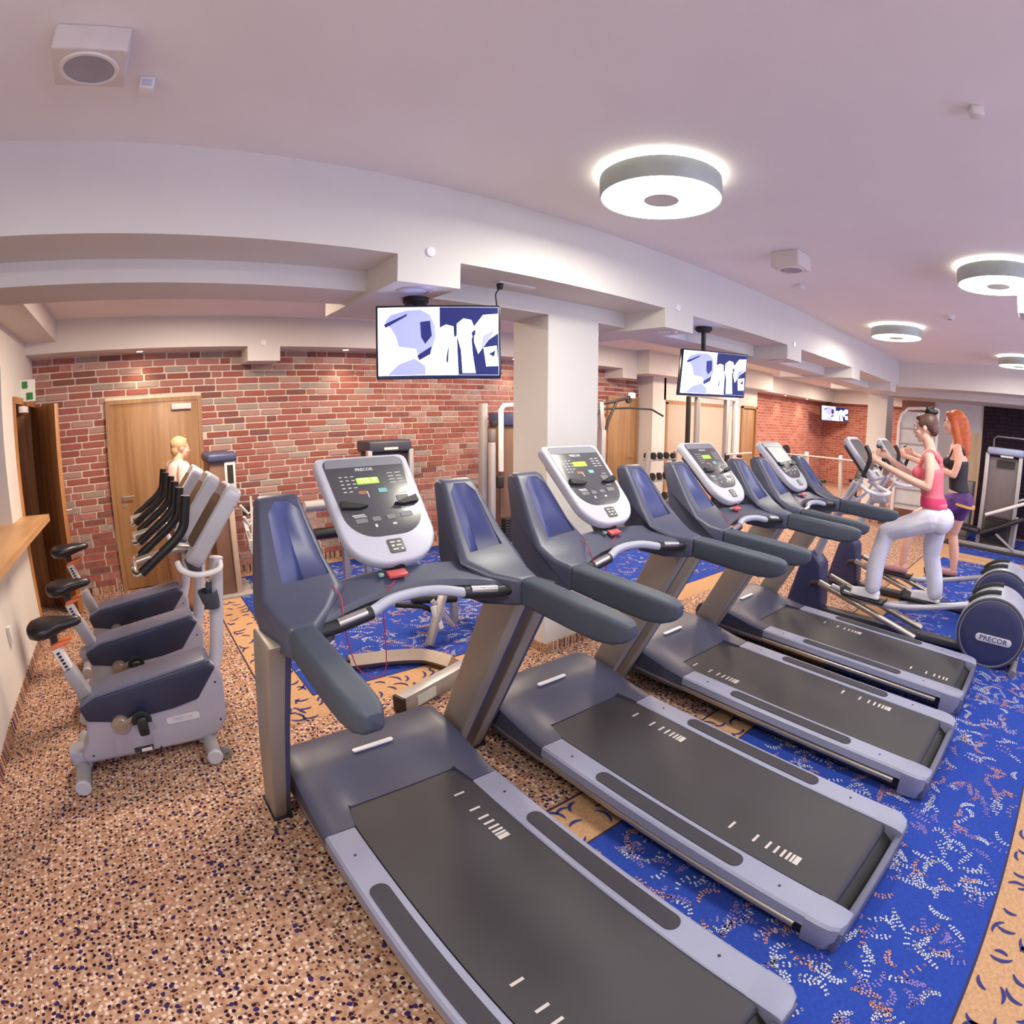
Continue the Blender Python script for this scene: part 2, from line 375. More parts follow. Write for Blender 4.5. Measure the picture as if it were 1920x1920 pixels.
# what the photograph shows largest: the bricks right of the door and round it, nearest first
def vis(q):
    xm = (q[0]+q[1])/2; full = (q[1]-q[0]) > .2
    return (0 if full else .6)+abs(xm-0.9)*1.0+abs(q[2]-1.75)*0.9+(3 if q[2] < 0.75 else 0)+(6 if xm > 4.4 else 0)
cand.sort(key=vis)
for i, (a, c, z) in enumerate(cand):
    k = rnd.choices(range(6), (5, 5, 3, 3, 2, 2))[0]; pr_ = rnd.uniform(0.010, 0.018)
    if i < 300:
        o = bpy.data.objects.new('brick', UB[k]); COL.objects.link(o); o.parent = bw
        o.location = ((a+c)/2, 6.65-pr_/2+.01, z+0.0315); o.scale = (c-a, pr_+.02, 0.0585)
    else: rest[k].lh(a, c, 6.65-pr_, 6.66, z, z+0.059)
for k, b in enumerate(rest): tag(b.ob('brickwork', BRICKS[k], bw, smooth=0, recalc=False), kind='stuff')
B().lh(XL, -0.34, 6.625, 6.65, 0, 0.08).lh(0.75, 8.05, 6.625, 6.65, 0, 0.08).ob('baseboard', SPECK, bw, smooth=0)
# ------------------------------------------------------------------ door in the brick wall
HANDLE = mat('brushed_steel', (190, 184, 176), 0.3, 0.9)
d1 = struct('door_1', B().lh(-0.29, 0.70, 6.60, 6.64, 0.01, 2.03), WOOD, 'oak veneer door in the brick wall', bevel=.004)
f = B().lh(-0.335, -0.29, 6.59, 6.68, 0, 2.03).lh(0.70, 0.745, 6.59, 6.68, 0, 2.03).lh(-0.335, 0.745, 6.59, 6.68, 2.03, 2.075).ob('frame', WOOD, d1)
B().lh(0.40, 0.62, 6.55, 6.60, 1.935, 2.0).ob('door_closer', WHITEP, d1, bevel=.006)
h = B().lathe([(0.026, 0), (0.026, 0.008)], (-0.20, 6.592, 1.04), 'y', 16).tube([(-0.20, 6.59, 1.04), (-0.20, 6.54, 1.04), (-0.08, 6.54, 1.04)], 0.009).ob('door_handle', HANDLE, d1)
B().lathe([(0.02, 0), (0.02, 0.008)], (-0.20, 6.592, 0.94), 'y', 16).ob('lock', HANDLE, h)
d2 = struct('door_2', B().lh(7.24, 7.97, 6.60, 6.63, 0.01, 2.07), WOOD, 'oak veneer door next to the white pilaster', bevel=.004)
B().lh(7.19, 7.24, 6.59, 6.68, 0, 2.07).lh(7.97, 8.02, 6.59, 6.68, 0, 2.07).lh(7.19, 8.02, 6.59, 6.68, 2.07, 2.11).ob('frame', WOOD, d2)
B().tube([(7.86, 6.60, 1.04), (7.86, 6.55, 1.04), (7.75, 6.55, 1.04)], 0.009).ob('door_handle', HANDLE, d2)
# doorway in the left wall with its leaf standing open
d3 = struct('door_3', B().box((-0.96, 6.265, 1.04), (0.045, 0.66, 2.05), Matrix.Rotation(math.radians(31), 4, 'Z')), wood('oak_dark', (146, 92, 52), (206, 150, 92)), 'oak door leaf standing open at the dark doorway', bevel=.004)
B().lh(XL-.19, XL+.02, 5.51, 5.56, 0, 2.07).lh(XL-.19, XL+.02, 6.53, 6.61, 0, 2.07).lh(XL-.19, XL+.03, 5.51, 6.61, 2.07, 2.13).ob('frame', MATS['oak_dark'], d3)
B().box((XL+.06, 5.72, 2.02), (0.06, 0.2, 0.06)).ob('door_closer', WHITEP, d3, bevel=.008)
B().tube([(-0.80, 6.06, 1.03), (-0.74, 6.09, 1.03), (-0.78, 6.18, 1.03)], 0.009).ob('door_handle', HANDLE, d3)
# pilaster, framed opening and the recess behind it
struct('wall_pilaster', B().lh(8.06, 8.46, 6.3, 6.7, 0, 2.55).lh(8.40, 12.1, 6.3, 6.5, 2.09, 2.55), PLASTER, 'white pilaster and lintel round the framed opening', smooth=0)
_b = B().lh(8.46, 8.56, 6.5, 9.6, 0, 2.9).lh(12.1, 12.2, 6.5, 9.6, 0, 2.9)
struct('wall_recess_side', _b, PLASTER, 'white side walls of the recess behind the opening', smooth=0)
def brickmat():
    m = bpy.data.materials.new('far_brick'); m.use_nodes = True; nt = m.node_tree; b = nt.nodes['Principled BSDF']; b.inputs['Roughness'].default_value = .9
    tc = nt.nodes.new('ShaderNodeTexCoord'); sx = nt.nodes.new('ShaderNodeSeparateXYZ'); nt.links.new(tc.outputs['Object'], sx.inputs[0])
    ad = nt.nodes.new('ShaderNodeMath'); nt.links.new(sx.outputs[0], ad.inputs[0]); nt.links.new(sx.outputs[1], ad.inputs[1])
    cb = nt.nodes.new('ShaderNodeCombineXYZ'); nt.links.new(ad.outputs[0], cb.inputs[0]); nt.links.new(sx.outputs[2], cb.inputs[1])
    br = nt.nodes.new('ShaderNodeTexBrick'); nt.links.new(cb.outputs[0], br.inputs['Vector'])
    br.inputs['Scale'].default_value = 1; br.inputs['Brick Width'].default_value = .25; br.inputs['Row Height'].default_value = .0755; br.inputs['Mortar Size'].default_value = .006; br.inputs['Bias'].default_value = -.2
    br.inputs['Color1'].default_value = (*lin((172, 96, 82)), 1); br.inputs['Color2'].default_value = (*lin((196, 132, 116)), 1); br.inputs['Mortar'].default_value = (*lin((198, 176, 160)), 1)
    nt.links.new(br.outputs['Color'], b.inputs['Base Color']); return m
FARB = brickmat()
struct('wall_recess_back', B().lh(8.4, 12.2, 9.4, 9.6, 0, 2.9), FARB, 'brick wall seen through the framed opening', smooth=0)
t = struct('trim_13', B().lh(0.0, 2.25, -.02, .05, 2.02, 2.09), WOOD, 'oak frame around the wide opening beside the white pilaster'); t.location = (8.46, 6.3, 0)
for nm, a in (('head', (2.9, 3.64, -.02, .05, 2.06, 2.12)), ('jamb', (0.0, .06, -.02, .05, 0, 2.05)), ('jamb', (3.58, 3.64, -.02, .05, 0, 2.1)), ('jamb', (2.24, 2.3, -.02, .05, 0, 2.05)), ('jamb', (2.9, 2.96, -.02, .05, 0, 2.1))):
    B().lh(*a).ob(nm, WOOD, t)
d4 = struct('door_4', B().lh(12.3, 13.4, 9.32, 9.4, 0, 2.1).lh(10.75, 11.35, 6.32, 6.36, 0, 2.5), WHITEP, 'white strip panel between the oak frames', smooth=0)
d5 = struct('door_5', B().lh(9.95, 11.0, 9.34, 9.4, 0, 2.1), WOOD, 'oak door deep inside the framed opening', bevel=.004)
d6 = struct('door_6', B().lh(11.42, 12.04, 6.33, 6.37, 0, 2.06), WOOD, 'narrow oak door at the right of the framed opening', bevel=.004)
struct('wall_back_far', B().lh(12.1, 17.7, 6.65, 6.85, 0, 2.9), FARB, 'far brick wall beyond the framed opening', smooth=0)
struct('wall_right', B().lh(17.5, 17.7, 2.9, 6.65, 0, 2.9), FARB, 'distant brick end wall of the rear area', smooth=0)
# end wall behind the ellipticals
DBRICK = mat('shaded_brick', (46, 28, 38), 0.9, var=.3, vscale=12)  # end-wall brick and mortar are unlit; their shade is put into the colour
ew = struct('wall_end', B().lh(12.3, 12.5, -4.2, 2.9, 0, 2.7), PLASTER, 'white end wall behind the elliptical trainers', smooth=0)
PANEL = wood('pale_panel', (206, 172, 134), (228, 200, 166), (6, 6, .6))
B().lh(12.27, 12.3, 1.18, 1.60, 0, 1.89).ob('pale_wood_panel', PANEL, ew)
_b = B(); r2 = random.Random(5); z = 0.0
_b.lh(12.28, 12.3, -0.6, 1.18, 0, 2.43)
_b.ob('shaded_mortar', mat('shaded_mortar', (34, 20, 30), .95), ew, smooth=0)
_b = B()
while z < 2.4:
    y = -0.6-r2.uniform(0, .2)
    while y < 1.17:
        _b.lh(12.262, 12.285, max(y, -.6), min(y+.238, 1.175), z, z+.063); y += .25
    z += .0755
tag(_b.ob('shaded_brickwork', DBRICK, ew, smooth=0), kind='stuff')
B().lh(12.27, 12.3, 2.2, 2.9, 0, 2.43).ob('brown_panel', mat('brown_panel', (150, 110, 92), .8), ew, smooth=0)
# walls behind the camera, with windows
_b = B().lh(-4.2, 0.4, -4.2, -4.0, 0, 3).lh(0.4, 10, -4.2, -4.0, 0, .7).lh(0.4, 10, -4.2, -4.0, 2.4, 3).lh(2.8, 4.0, -4.2, -4.0, .7, 2.4).lh(6.4, 7.6, -4.2, -4.0, .7, 2.4).lh(10, 12.5, -4.2, -4.0, 0, 3)
struct('wall_front', _b, PLASTER, 'white window wall behind the photographer', smooth=0)
# ------------------------------------------------------------------ lamps
ALU = mat('lamp_aluminium', (186, 196, 186), 0.5, 0.2)
LENS = emit('lamp_diffuser', (255, 252, 240), 9.0)
def ceiling_lamp(x, y, label, first=[]):
    if first:
        return dup(first[0], (x, y, 2.985), 0, label)
    t = thing('ceiling_lamp', label, 'ceiling lamp', (x, y, 2.985), 0, 'round ceiling lamps')
    B().lathe([(.30, -.135), (.303, -.13), (.303, -.03), (.296, -.026), (.292, -.03), (.292, -.13)], (0, 0, 0), 'z', 48, True).ob('ring', ALU, t)
    B().lathe([(.09, -.132), (.292, -.132), (.292, -.120), (.09, -.120)], (0, 0, 0), 'z', 48, True).ob('diffuser', LENS, t)
    B().lathe([(.005, -.140), (.085, -.140), (.092, -.132), (.092, -.118), (.005, -.118)], (0, 0, 0), 'z', 32).ob('centre_cap', mat('lamp_cap', (214, 214, 208), .5), t)
    B().lathe([(.10, -.115), (.10, 0)], (0, 0, 0), 'z', 24).ob('ceiling_mount', ALU, t)
    B().lathe([(.12, -.048), (.27, -.048), (.27, -.038), (.12, -.038)], (0, 0, 0), 'z', 48, True).ob('uplight_tube', emit('lamp_uplight', (255, 252, 236), 7.0), t)
    l = bpy.data.lights.new('lamp_light', 'AREA'); l.shape = 'DISK'; l.size = .56; l.energy = 33; l.color = lin((252, 248, 228))
    o = bpy.data.objects.new('lamp_light', l); COL.objects.link(o); o.parent = t; o.location = (0, 0, -.15)
    first.append(t); return t
ceiling_lamp(2.192, 1.657, 'large round ceiling lamp nearest the camera')
ceiling_lamp(4.456, 0.33, 'round ceiling lamp cut by the right edge of the picture, upper one')
ceiling_lamp(6.873, 1.714, 'round ceiling lamp far down the room beside the long beam')
ceiling_lamp(9.136, 0.385, 'small distant round ceiling lamp at the right edge, lowest one')
for x, y, lb in ((-0.3, 0.33, 'added unseen round ceiling lamp straight above the photographer'), (2.19, -1.0, 'added unseen round ceiling lamp behind the photographer on the right'), (6.87, -1.0, 'added round ceiling lamp outside the picture at the far right')): ceiling_lamp(x, y, lb)  # unseen lamps added to even out the lighting
# small soffit spots washing the brick
SPOTM = emit('spot_lens', (255, 240, 214), 30)
def spot(x, y, z, label, power=14):
    t = thing('soffit_spot', label, 'spot light', (x, y, z), 0, 'recessed soffit spots')
    B().lathe([(.035, -.006), (.045, -.006), (.045, .002), (.035, .002)], (0, 0, 0), 'z', 20, True).ob('rim', WHITEP, t)
    B().lathe([(.002, -.002), (.034, -.002), (.034, 0), (.002, 0)], (0, 0, 0), 'z', 20).ob('lens', SPOTM, t)
    l = bpy.data.lights.new('spot_beam', 'SPOT'); l.energy = power; l.spot_size = math.radians(100); l.spot_blend = .9; l.shadow_soft_size = .03; l.color = lin((255, 226, 190))
    o = bpy.data.objects.new('spot_beam', l); COL.objects.link(o); o.parent = t; o.location = (0, 0, -.02); o.rotation_euler = (math.radians(6), 0, 0)
spot(0.06, 6.45, 2.57, 'small recessed spot above the oak door'); spot(2.44, 6.42, 2.57, 'small recessed spot left of the first television')
spot(5.0, 6.42, 2.57, 'small recessed spot hidden behind the pillar'); spot(6.6, 6.42, 2.57, 'small recessed spot above the second oak door')
spot(13.9, 6.4, 2.5, 'recessed spot over the far brick wall, left one', 20); spot(15.4, 6.4, 2.5, 'recessed spot over the far brick wall, right one', 20)
RING = mat('downlight_ring', (196, 196, 214), 0.35, 0.4)
for x, y, lb in ((1.40, 2.66, 'round recessed ring light above the first television'), (3.535, 2.66, 'round recessed ring light above the second television'), (5.66, 2.7, 'round recessed ring light on the third bracket'), (7.78, 2.7, 'round recessed ring light on the fourth bracket')):
    t = thing('ring_downlight', lb, 'downlight', (x, y, 2.43), 0, 'recessed ring downlights')
    B().lathe([(.075, -.006), (.10, -.006), (.105, .0), (.075, .0)], (0, 0, 0), 'z', 28, True).ob('rim', RING, t)
    B().lathe([(.002, -.004), (.06, -.004), (.06, 0), (.002, 0)], (0, 0, 0), 'z', 28).ob('lens', mat('frosted_lens', (214, 214, 240), .4), t)
# unseen flush panels added to brighten the rear area and the recess
PANL = emit('panel_diffuser', (255, 238, 214), 6)
for k_, (x, y) in enumerate(((0.6, 4.7), (3.4, 4.7), (6.2, 4.7), (9.2, 4.7), (12.4, 4.9), (15.2, 4.9), (10.3, 8.0))):
    t = thing('added_panel_lamp', 'added unseen square panel lamp on the rear ceiling, %s from the left wall' % ('first', 'second', 'third', 'fourth', 'fifth', 'sixth', 'seventh and deepest')[k_], 'ceiling lamp', (x, y, 2.9), 0, 'added rear ceiling panel lamps')
    B().lh(-.3, .3, -.3, .3, -.03, 0).ob('housing', WHITEP, t, bevel=.004); B().lh(-.28, .28, -.28, .28, -.034, -.03).ob('diffuser', PANL, t)
    l = bpy.data.lights.new('added_panel_light', 'AREA'); l.size = .55; l.energy = 92; l.color = lin((255, 232, 206))
    o = bpy.data.objects.new('added_panel_light', l); COL.objects.link(o); o.parent = t; o.location = (0, 0, -.045)
# ------------------------------------------------------------------ speakers, sensors on the ceiling
GRILLE = mat('speaker_grille', (164, 160, 170), .6, .2, bump=.6, bscale=500)
def ceiling_speaker(x, y, w, h, label, rz=0):
    t = thing('ceiling_speaker', label, 'speaker', (x, y, 2.985), rz, 'ceiling loudspeakers')
    B().lh(-w, w, -w*.95, w*.95, -h, 0).ob('box', mat('speaker_box', (216, 206, 202), .5), t, bevel=.008, bseg=3)
    B().lathe([(w*.70, -h-.006), (w*.80, -h-.006), (w*.82, -h), (w*.70, -h)], (0, 0, 0), 'z', 40, True).ob('ring', WHITEP, t)
    B().lathe([(.002, -h-.004), (w*.70, -h-.004), (w*.70, -h+.004), (.002, -h+.004)], (0, 0, 0), 'z', 40).ob('grille', GRILLE, t)
ceiling_speaker(-0.224, 1.80, .118, .090, 'white square ceiling loudspeaker at the upper left')
ceiling_speaker(3.80, 1.71, .115, .115, 'white square ceiling loudspeaker past the nearest lamp')
def sensor(x, y, z, d, label, name='motion_sensor', rz=0):
    t = thing(name, label, 'sensor', (x, y, z), rz)
    B().lh(-d[0]/2, d[0]/2, -d[1]/2, d[1]/2, -d[2], 0).ob('body', WHITEP, t, bevel=.006)
    B().lh(-d[0]*.3, d[0]*.3, -d[1]/2-.003, -d[1]/2+.01, -d[2]*.8, -d[2]*.3).ob('lens', mat('sensor_lens', (190, 192, 210), .3), t)
    return t
sensor(-0.035, 2.0, 2.985, (.055, .07, .05), 'small white motion sensor next to the big ceiling loudspeaker')
sensor(2.20, 0.175, 2.985, (.05, .05, .04), 'small white box sensor alone on the ceiling at the upper right', rz=.5)
sensor(4.70, 2.03, 2.985, (.11, .07, .03), 'small flat sensor behind the second ceiling loudspeaker')
def smoke(x, y, z, r, label):
    t = thing('smoke_detector', label, 'detector', (x, y, z))
    B().lathe([(.002, -.035), (r*.6, -.035), (r, -.015), (r, 0), (.002, 0)], (0, 0, 0), 'z', 24).ob('body', WHITEP, t)
    B().lathe([(r*.3, -.038), (r*.36, -.038), (r*.36, -.030), (r*.3, -.030)], (0, 0, 0), 'z', 20, True).ob('vent_ring', mat('vent', (120, 120, 128), .5), t)
smoke(6.25, 0.98, 2.985, .06, 'round white smoke detector between the distant lamps')
def disc(x, y, z, r, label):
    o = B().lathe([(.002, -.01), (r*.9, -.01), (r, 0.0), (.002, 0)], (x, y, z), 'y', 28).ob('blanking_plate', mat('plate_white', (232, 230, 236), .4), None)
    tag(o, label, 'plate', 'round white cover plates')
disc(1.403, 2.505, 2.605, .028, 'round white cover plate on the beam above the first television'); disc(3.50, 2.505, 2.60, .03, 'round white cover plate on the beam above the second television')
disc(5.63, 2.505, 2.60, .03, 'round white cover plate on the beam at the third bracket'); disc(1.394, 6.22, 2.61, .035, 'round white cover plate on the corbel over the brick wall')
# projector-like air unit at the right edge of the ceiling
t = thing('projector', 'white ceiling projector cut by the right edge of the picture', 'projector', (4.70, 0.10, 2.985))
B().tube([(0, 0, 0), (0, 0, -.16)], .02).ob('pole', WHITEP, t); B().lh(-.13, .13, -.10, .10, -.30, -.16).ob('body', mat('projector_body', (210, 208, 214), .5), t, bevel=.02, bseg=3)
B().lathe([(.04, -.16), (.04, -.08), (.002, -.08)], (0, 0, -.24), 'x', 20).ob('lens', mat('black_plastic', (24, 24, 30), .4), t)
# exit sign
t = thing('exit_sign', 'small green and white exit pictogram above the dark doorway', 'sign', (XL+.001, 5.9, 2.2))
B().lh(0, .15, -.006, .006, -.10, .10).ob('plate', mat('sign_white', (222, 226, 214), .5), t)
B().lh(.02, .075, -.008, -.006, .02, .085).ob('figure', mat('sign_green', (44, 120, 60), .5), t); B().lh(.06, .125, -.008, -.006, -.085, -.02).ob('arrow', mat('sign_green', (44, 120, 60), .5), t)
# counter in the hatch
t = thing('reception_counter', 'oak counter top projecting from the hatch in the left wall', 'counter', (XL, 4.2, 0))
B().prism([(-.25, -2.2), (.265, -2.2), (.265, 1.22), (-.18, 1.30), (-.25, 1.30)], 'z', 1.062, 1.10).ob('counter_top', WOODH, t, bevel=.004)
B().prism([(.235, -2.2), (.266, -2.2), (.266, 1.222), (.235, 1.226)], 'z', 1.04, 1.064).ob('edge_strip', WOODH, t)
B().lh(0, .03, -.03, .03, .40, .52).ob('wall_socket', WHITEP, t, bevel=.004)

# ------------------------------------------------------------------ treadmills
TMG = mat('treadmill_plastic', (66, 69, 90), 0.42, var=.03, vscale=4, bump=.04, bscale=400)
TMD = mat('treadmill_charcoal', (52, 52, 62), 0.5, var=.03, vscale=4)
RAIL = mat('rail_grey', (134, 137, 162), 0.45, var=.03)
RAILD = mat('rail_skirt', (84, 86, 112), 0.45)
SILV = mat('silver_tube', (176, 168, 160), 0.32, 0.75)
POSTM = mat('upright_metal', (154, 145, 136), 0.42, 0.35, var=.05, vscale=3)
POSTB = mat('upright_blue', (62, 62, 92), 0.45)
BELT = mat('belt_rubber', (44, 42, 50), 0.55, var=.16, vscale=3, bump=.25, bscale=700)
PAD = mat('grip_pad', (50, 48, 58), 0.8, bump=.5, bscale=500)
BLK = mat('black_rubber', (26, 26, 30), 0.5)
CONS = mat('console_shell', (182, 182, 196), 0.35, var=.02)
PANELM = mat('console_panel', (74, 74, 80), 0.3, var=.04, coat=.4)
PANELH = mat('console_header', (122, 122, 132), 0.4)
CHROME = mat('chrome', (224, 222, 218), 0.15, 0.95)
REDM = mat('stop_red', (190, 84, 84), 0.4)
POCK = mat('pocket_blue', (58, 66, 118), 0.35)
GRIPM = mat('grip_bar_grey', (164, 166, 184), 0.4)
TICK = mat('belt_mark', (190, 184, 184), 0.6)
PRINT = mat('print_white', (196, 196, 196), 0.5)
def yy(Y): return Y-1.15
FZ = -.070   # floor level in the treadmill's own heights
def zt(Y): return .147+(Y-1.77)*.0354
def boolcut(me, cut):
    a = bpy.data.objects.new('a', me); b = bpy.data.objects.new('b', cut); COL.objects.link(a); COL.objects.link(b)
    m = a.modifiers.new('m', 'BOOLEAN'); m.object = b; m.operation = 'DIFFERENCE'; m.solver = 'EXACT'; m.material_mode = 'TRANSFER'
    dg = bpy.context.evaluated_depsgraph_get(); dg.update()
    r = bpy.data.meshes.new_from_object(a.evaluated_get(dg)); bpy.data.objects.remove(a); bpy.data.objects.remove(b)
    return r
def PC(u, v, h): return (u, yy(2.095-.7071*v-.7071*h), 1.603-.7071*v+.7071*h)
def cpoly(pts, h0, h1):
    b = B(); r0 = [b.bm.verts.new(PC(p[0], p[1], h0)) for p in pts]; r1 = [b.bm.verts.new(PC(p[0], p[1], h1)) for p in pts]; n = len(pts)
    b.bm.faces.new(r0); b.bm.faces.new(r1[::-1])
    for i in range(n): b.bm.faces.new((r0[i], r1[i], r1[(i+1) % n], r0[(i+1) % n]))
    return b
def outline(wt, wb, top, bot, rt, rb, n=8):
    o = []
    for (cx, cy, r, a0, a1) in ((wt-rt, top+rt, rt, -90, 0), (wb-rb, bot-rb*1.0, rb, 0, 90), (-wb+rb, bot-rb, rb, 90, 180), (-wt+rt, top+rt, rt, 180, 270)):
        for i in range(n+1):
            a = math.radians(a0+(a1-a0)*i/n); o.append((cx+r*math.cos(a), cy+r*math.sin(a)))
    return o
def lerp(tb, v):
    for (a, fa), (b_, fb) in zip(tb, tb[1:]):
        if v <= b_: return fa+(fb-fa)*max(0, min(1, (v-a)/(b_-a)))
    return tb[-1][1]
TS = .962      # true size of the machine against the drawing
def make_treadmill(label):
    t = thing('treadmill', label, 'treadmill', (0.85*TS, 1.15*TS, 0), 0, 'treadmills in a row'); t.scale = (TS, TS, TS)
    # deck
    B().prism([(yy(.26), zt(.26)-.03), (yy(2.3), zt(2.3)-.03), (yy(2.3), zt(2.3)-.13), (yy(.3), FZ+.03), (yy(.17), FZ+.03), (yy(.17), .0)], 'x', -.39, .39).ob('deck', BLK, t)
    top = [(yy(y), zt(y)-.006) for y in (2.0, 1.5, 1.0, .6, .30)]
    c = (yy(.27), zt(.27)-.036)
    prof = top+[(c[0]-.03*math.sin(math.radians(a)), c[1]+.03*math.cos(math.radians(a))) for a in (10, 40, 70, 100, 130, 160)]+[(yy(.3), zt(.3)-.07), (yy(2.0), zt(2.0)-.06)]
    belt = B().prism(prof, 'x', -.288, .288).ob('belt', BELT, t)
    for s in (-1, 1):
        R = []
        for y in (.30, .6, 1.0, 1.4, 1.77):
            z = zt(y); R.append([(s*.294, yy(y), z-.004), (s*.300, yy(y), z), (s*.418, yy(y), z), (s*.430, yy(y), z-.008), (s*.434, yy(y), z-.05), (s*.40, yy(y), z-.056), (s*.294, yy(y), z-.03)])
        rl = B().rings(R).ob('side_rail', RAIL, t, smooth=25)
        pad = [(s*.362+dx, yy(1.04)+dy) for dx, dy in rrect(.078, .80, .037, 8)]
        b = B(); r0 = [b.bm.verts.new((p[0], p[1], zt(p[1]+1.15)-.002)) for p in pad]; r1 = [b.bm.verts.new((p[0], p[1], zt(p[1]+1.15)+.004)) for p in pad]; n = len(pad)
        b.bm.faces.new(r1)
        for i in range(n): b.bm.faces.new((r0[i], r1[i], r1[(i+1) % n], r0[(i+1) % n]))
        b.ob('grip_pad', PAD, rl)
        for y in (1.62, .46): B().lathe([(.006, 0), (.006, .003), (.001, .003)], (s*.362, yy(y), zt(y)-.001), 'z', 12).ob('screw', BLK, rl)
        # rear end cap
        R = []
        for y, xo, dz in ((.302, .434, 0), (.25, .434, 0), (.20, .428, -.002), (.168, .405, -.006), (.158, .37, -.012)):
            z = zt(y)+dz+.001; R.append([(s*.292, yy(y), z-.004), (s*.30, yy(y), z), (s*(xo-.014), yy(y), z), (s*xo, yy(y), z-.010), (s*xo, yy(y), z-.062), (s*(xo-.03), yy(y), FZ+.012), (s*.292, yy(y), FZ+.012)])
        B().rings(R).ob('end_cap', RAIL, t, smooth=30)
        B().tube([(s*.412, yy(2.3), .085), (s*.412, yy(1.77), .066), (s*.412, yy(.34), .016)], .021, 10).ob('frame_tube', SILV, t)
    B().lh(-.40, .40, yy(.150), yy(.185), FZ+.02, .060).ob('rear_bumper', RAILD, t, bevel=.008)
    # motor hood
    xs = [-.43, -.415, -.36, -.30, -.26, -.20, -.10, 0, .10, .20, .26, .30, .36, .415, .43]
    ys = [1.772, 1.83, 1.9, 1.95, 2.0, 2.05, 2.10, 2.15, 2.2, 2.28, 2.36, 2.41, 2.43]
    side = [(1.77, .150), (1.9, .168), (2.05, .20), (2.2, .232), (2.36, .232), (2.41, .212), (2.43, .17)]
    scp = [(1.9, .150), (1.97, .163), (2.04, .184), (2.10, .208), (2.16, .231), (2.2, .236), (2.36, .236), (2.41, .214), (2.43, .17)]
    def hz(x, y):
        a, c_ = lerp(side, y), lerp(scp, y); lim = .285-.05*max(0, (y-1.9))/.26
        k = max(0, min(1, (abs(x)-lim+.035)/.07)); k = k*k*(3-2*k); z = c_*(1-k)+a*k
        e = max(0, (abs(x)-.40)/.03); return z-.012*e*e
    bm = bmesh.new(); V = {}
    for i, y in enumerate(ys):
        for j, x in enumerate(xs):
            if y < 1.9 and abs(x) < .29: continue
            x2 = x
            if y < 1.9 and abs(x) == .30: x2 = math.copysign(.294 if y < 1.8 else .282, x)
            if y == 1.9 and abs(x) == .30: x2 = math.copysign(.268, x)
            if y == 1.9 and abs(x) == .26: x2 = math.copysign(.256, x)
            V[i, j] = bm.verts.new((x2, yy(y), hz(x, y)))
    for i in range(len(ys)-1):
        for j in range(len(xs)-1):
            q = [V.get(k) for k in ((i, j), (i, j+1), (i+1, j+1), (i+1, j))]
            if all(q): bm.faces.new(q)
    bd = [e for e in bm.edges if e.is_boundary]
    g = bmesh.ops.extrude_edge_only(bm, edges=bd)
    for v in g['geom']:
        if isinstance(v, bmesh.types.BMVert):
            Y = v.co.y+1.15; out = abs(v.co.x) > .42 or Y > 2.42
            v.co.z = .045 if out else zt(Y)-.02
            if Y > 2.42: v.co.z = .02
    h = B(); h.bm.free(); h.bm = bm; hood = h.ob('motor_hood', TMG, t, smooth=35)
    bdg = B().prism([(p[0]-.012, p[1]+yy(2.172)) for p in rrect(.215, .028, .0135, 6)], 'z', .232, .2415).ob('hood_badge', mat('badge_white', (222, 222, 226), .35), hood, bevel=.002)
    # uprights
    for s in (-1, 1):
        c_ = s*.499
        u = B().prism([(yy(2.247), FZ), (yy(2.433), FZ), (yy(1.84), 1.07), (yy(1.63), 1.07)], 'x', c_-.042, c_+.024).ob('upright', POSTM, t, bevel=.010, bseg=3)
        B().prism([(yy(2.252), FZ), (yy(2.42), FZ), (yy(1.83), 1.06), (yy(1.64), 1.06)], 'x', c_+.022, c_+.044).ob('upright_trim', POSTB, u, bevel=.004)
        B().lh(c_-.05, c_+.05, yy(2.23), yy(2.45), FZ, FZ+.012).ob('floor_plate', BLK, u, bevel=.003)
        # wing
        P = [(2.00, 1.494), (1.955, 1.484), (1.88, 1.388), (1.80, 1.288), (1.72, 1.207), (1.64, 1.166), (1.552, 1.149), (1.552, 1.042), (1.66, 1.042), (1.80, 1.055), (1.88, 1.10), (1.93, 1.20), (1.965, 1.32), (2.015, 1.43), (2.03, 1.475)]
        def xr(y, z):
            k = max(0, min(1, (z-1.16)/.33)); xi = .245+.055*k; xo = lerp([(1.05, .530), (1.2, .512), (1.4, .472), (1.5, .452)], z)
            k2 = max(0, min(1, (1.72-y)/.16)); k2 = k2*k2*(3-2*k2); return xi*(1-k2)+.392*k2, xo*(1-k2)+.482*k2
        b = B(); n = len(P)
        r0 = [b.bm.verts.new((s*xr(*p)[0], yy(p[0]), p[1])) for p in P]; r1 = [b.bm.verts.new((s*xr(*p)[1], yy(p[0]), p[1])) for p in P]
        b.bm.faces.new(r0); b.bm.faces.new(r1[::-1])
        for i in range(n): b.bm.faces.new((r0[i], r1[i], r1[(i+1) % n], r0[(i+1) % n]))
        me = b.mesh('wing', bevel=.040, bseg=4, smooth=50); me.materials.append(TMG)
        # V shaped bottle pocket cut into the sloping face (corners measured on the photograph)
        l, r = (-.440, -.272) if s < 0 else (.295, .455)
        lt, rt_ = (-.415, -.325) if s < 0 else (.330, .425)
        nrm = Vector((0, -.62, .78)); f = [Vector((l, yy(1.752), 1.220)), Vector((r, yy(1.765), 1.228)), Vector((rt_+.015, yy(1.925), 1.435)), Vector((rt_-.02, yy(1.952), 1.470)), Vector((lt+.02, yy(1.952), 1.470)), Vector((lt-.012, yy(1.925), 1.435))]
        k = .58; mid0 = f[0].lerp(f[1], k)-nrm*.060+Vector((0, .03, .03)); mid1 = f[4].lerp(f[3], k)-nrm*.02-Vector((0, .03, .04))
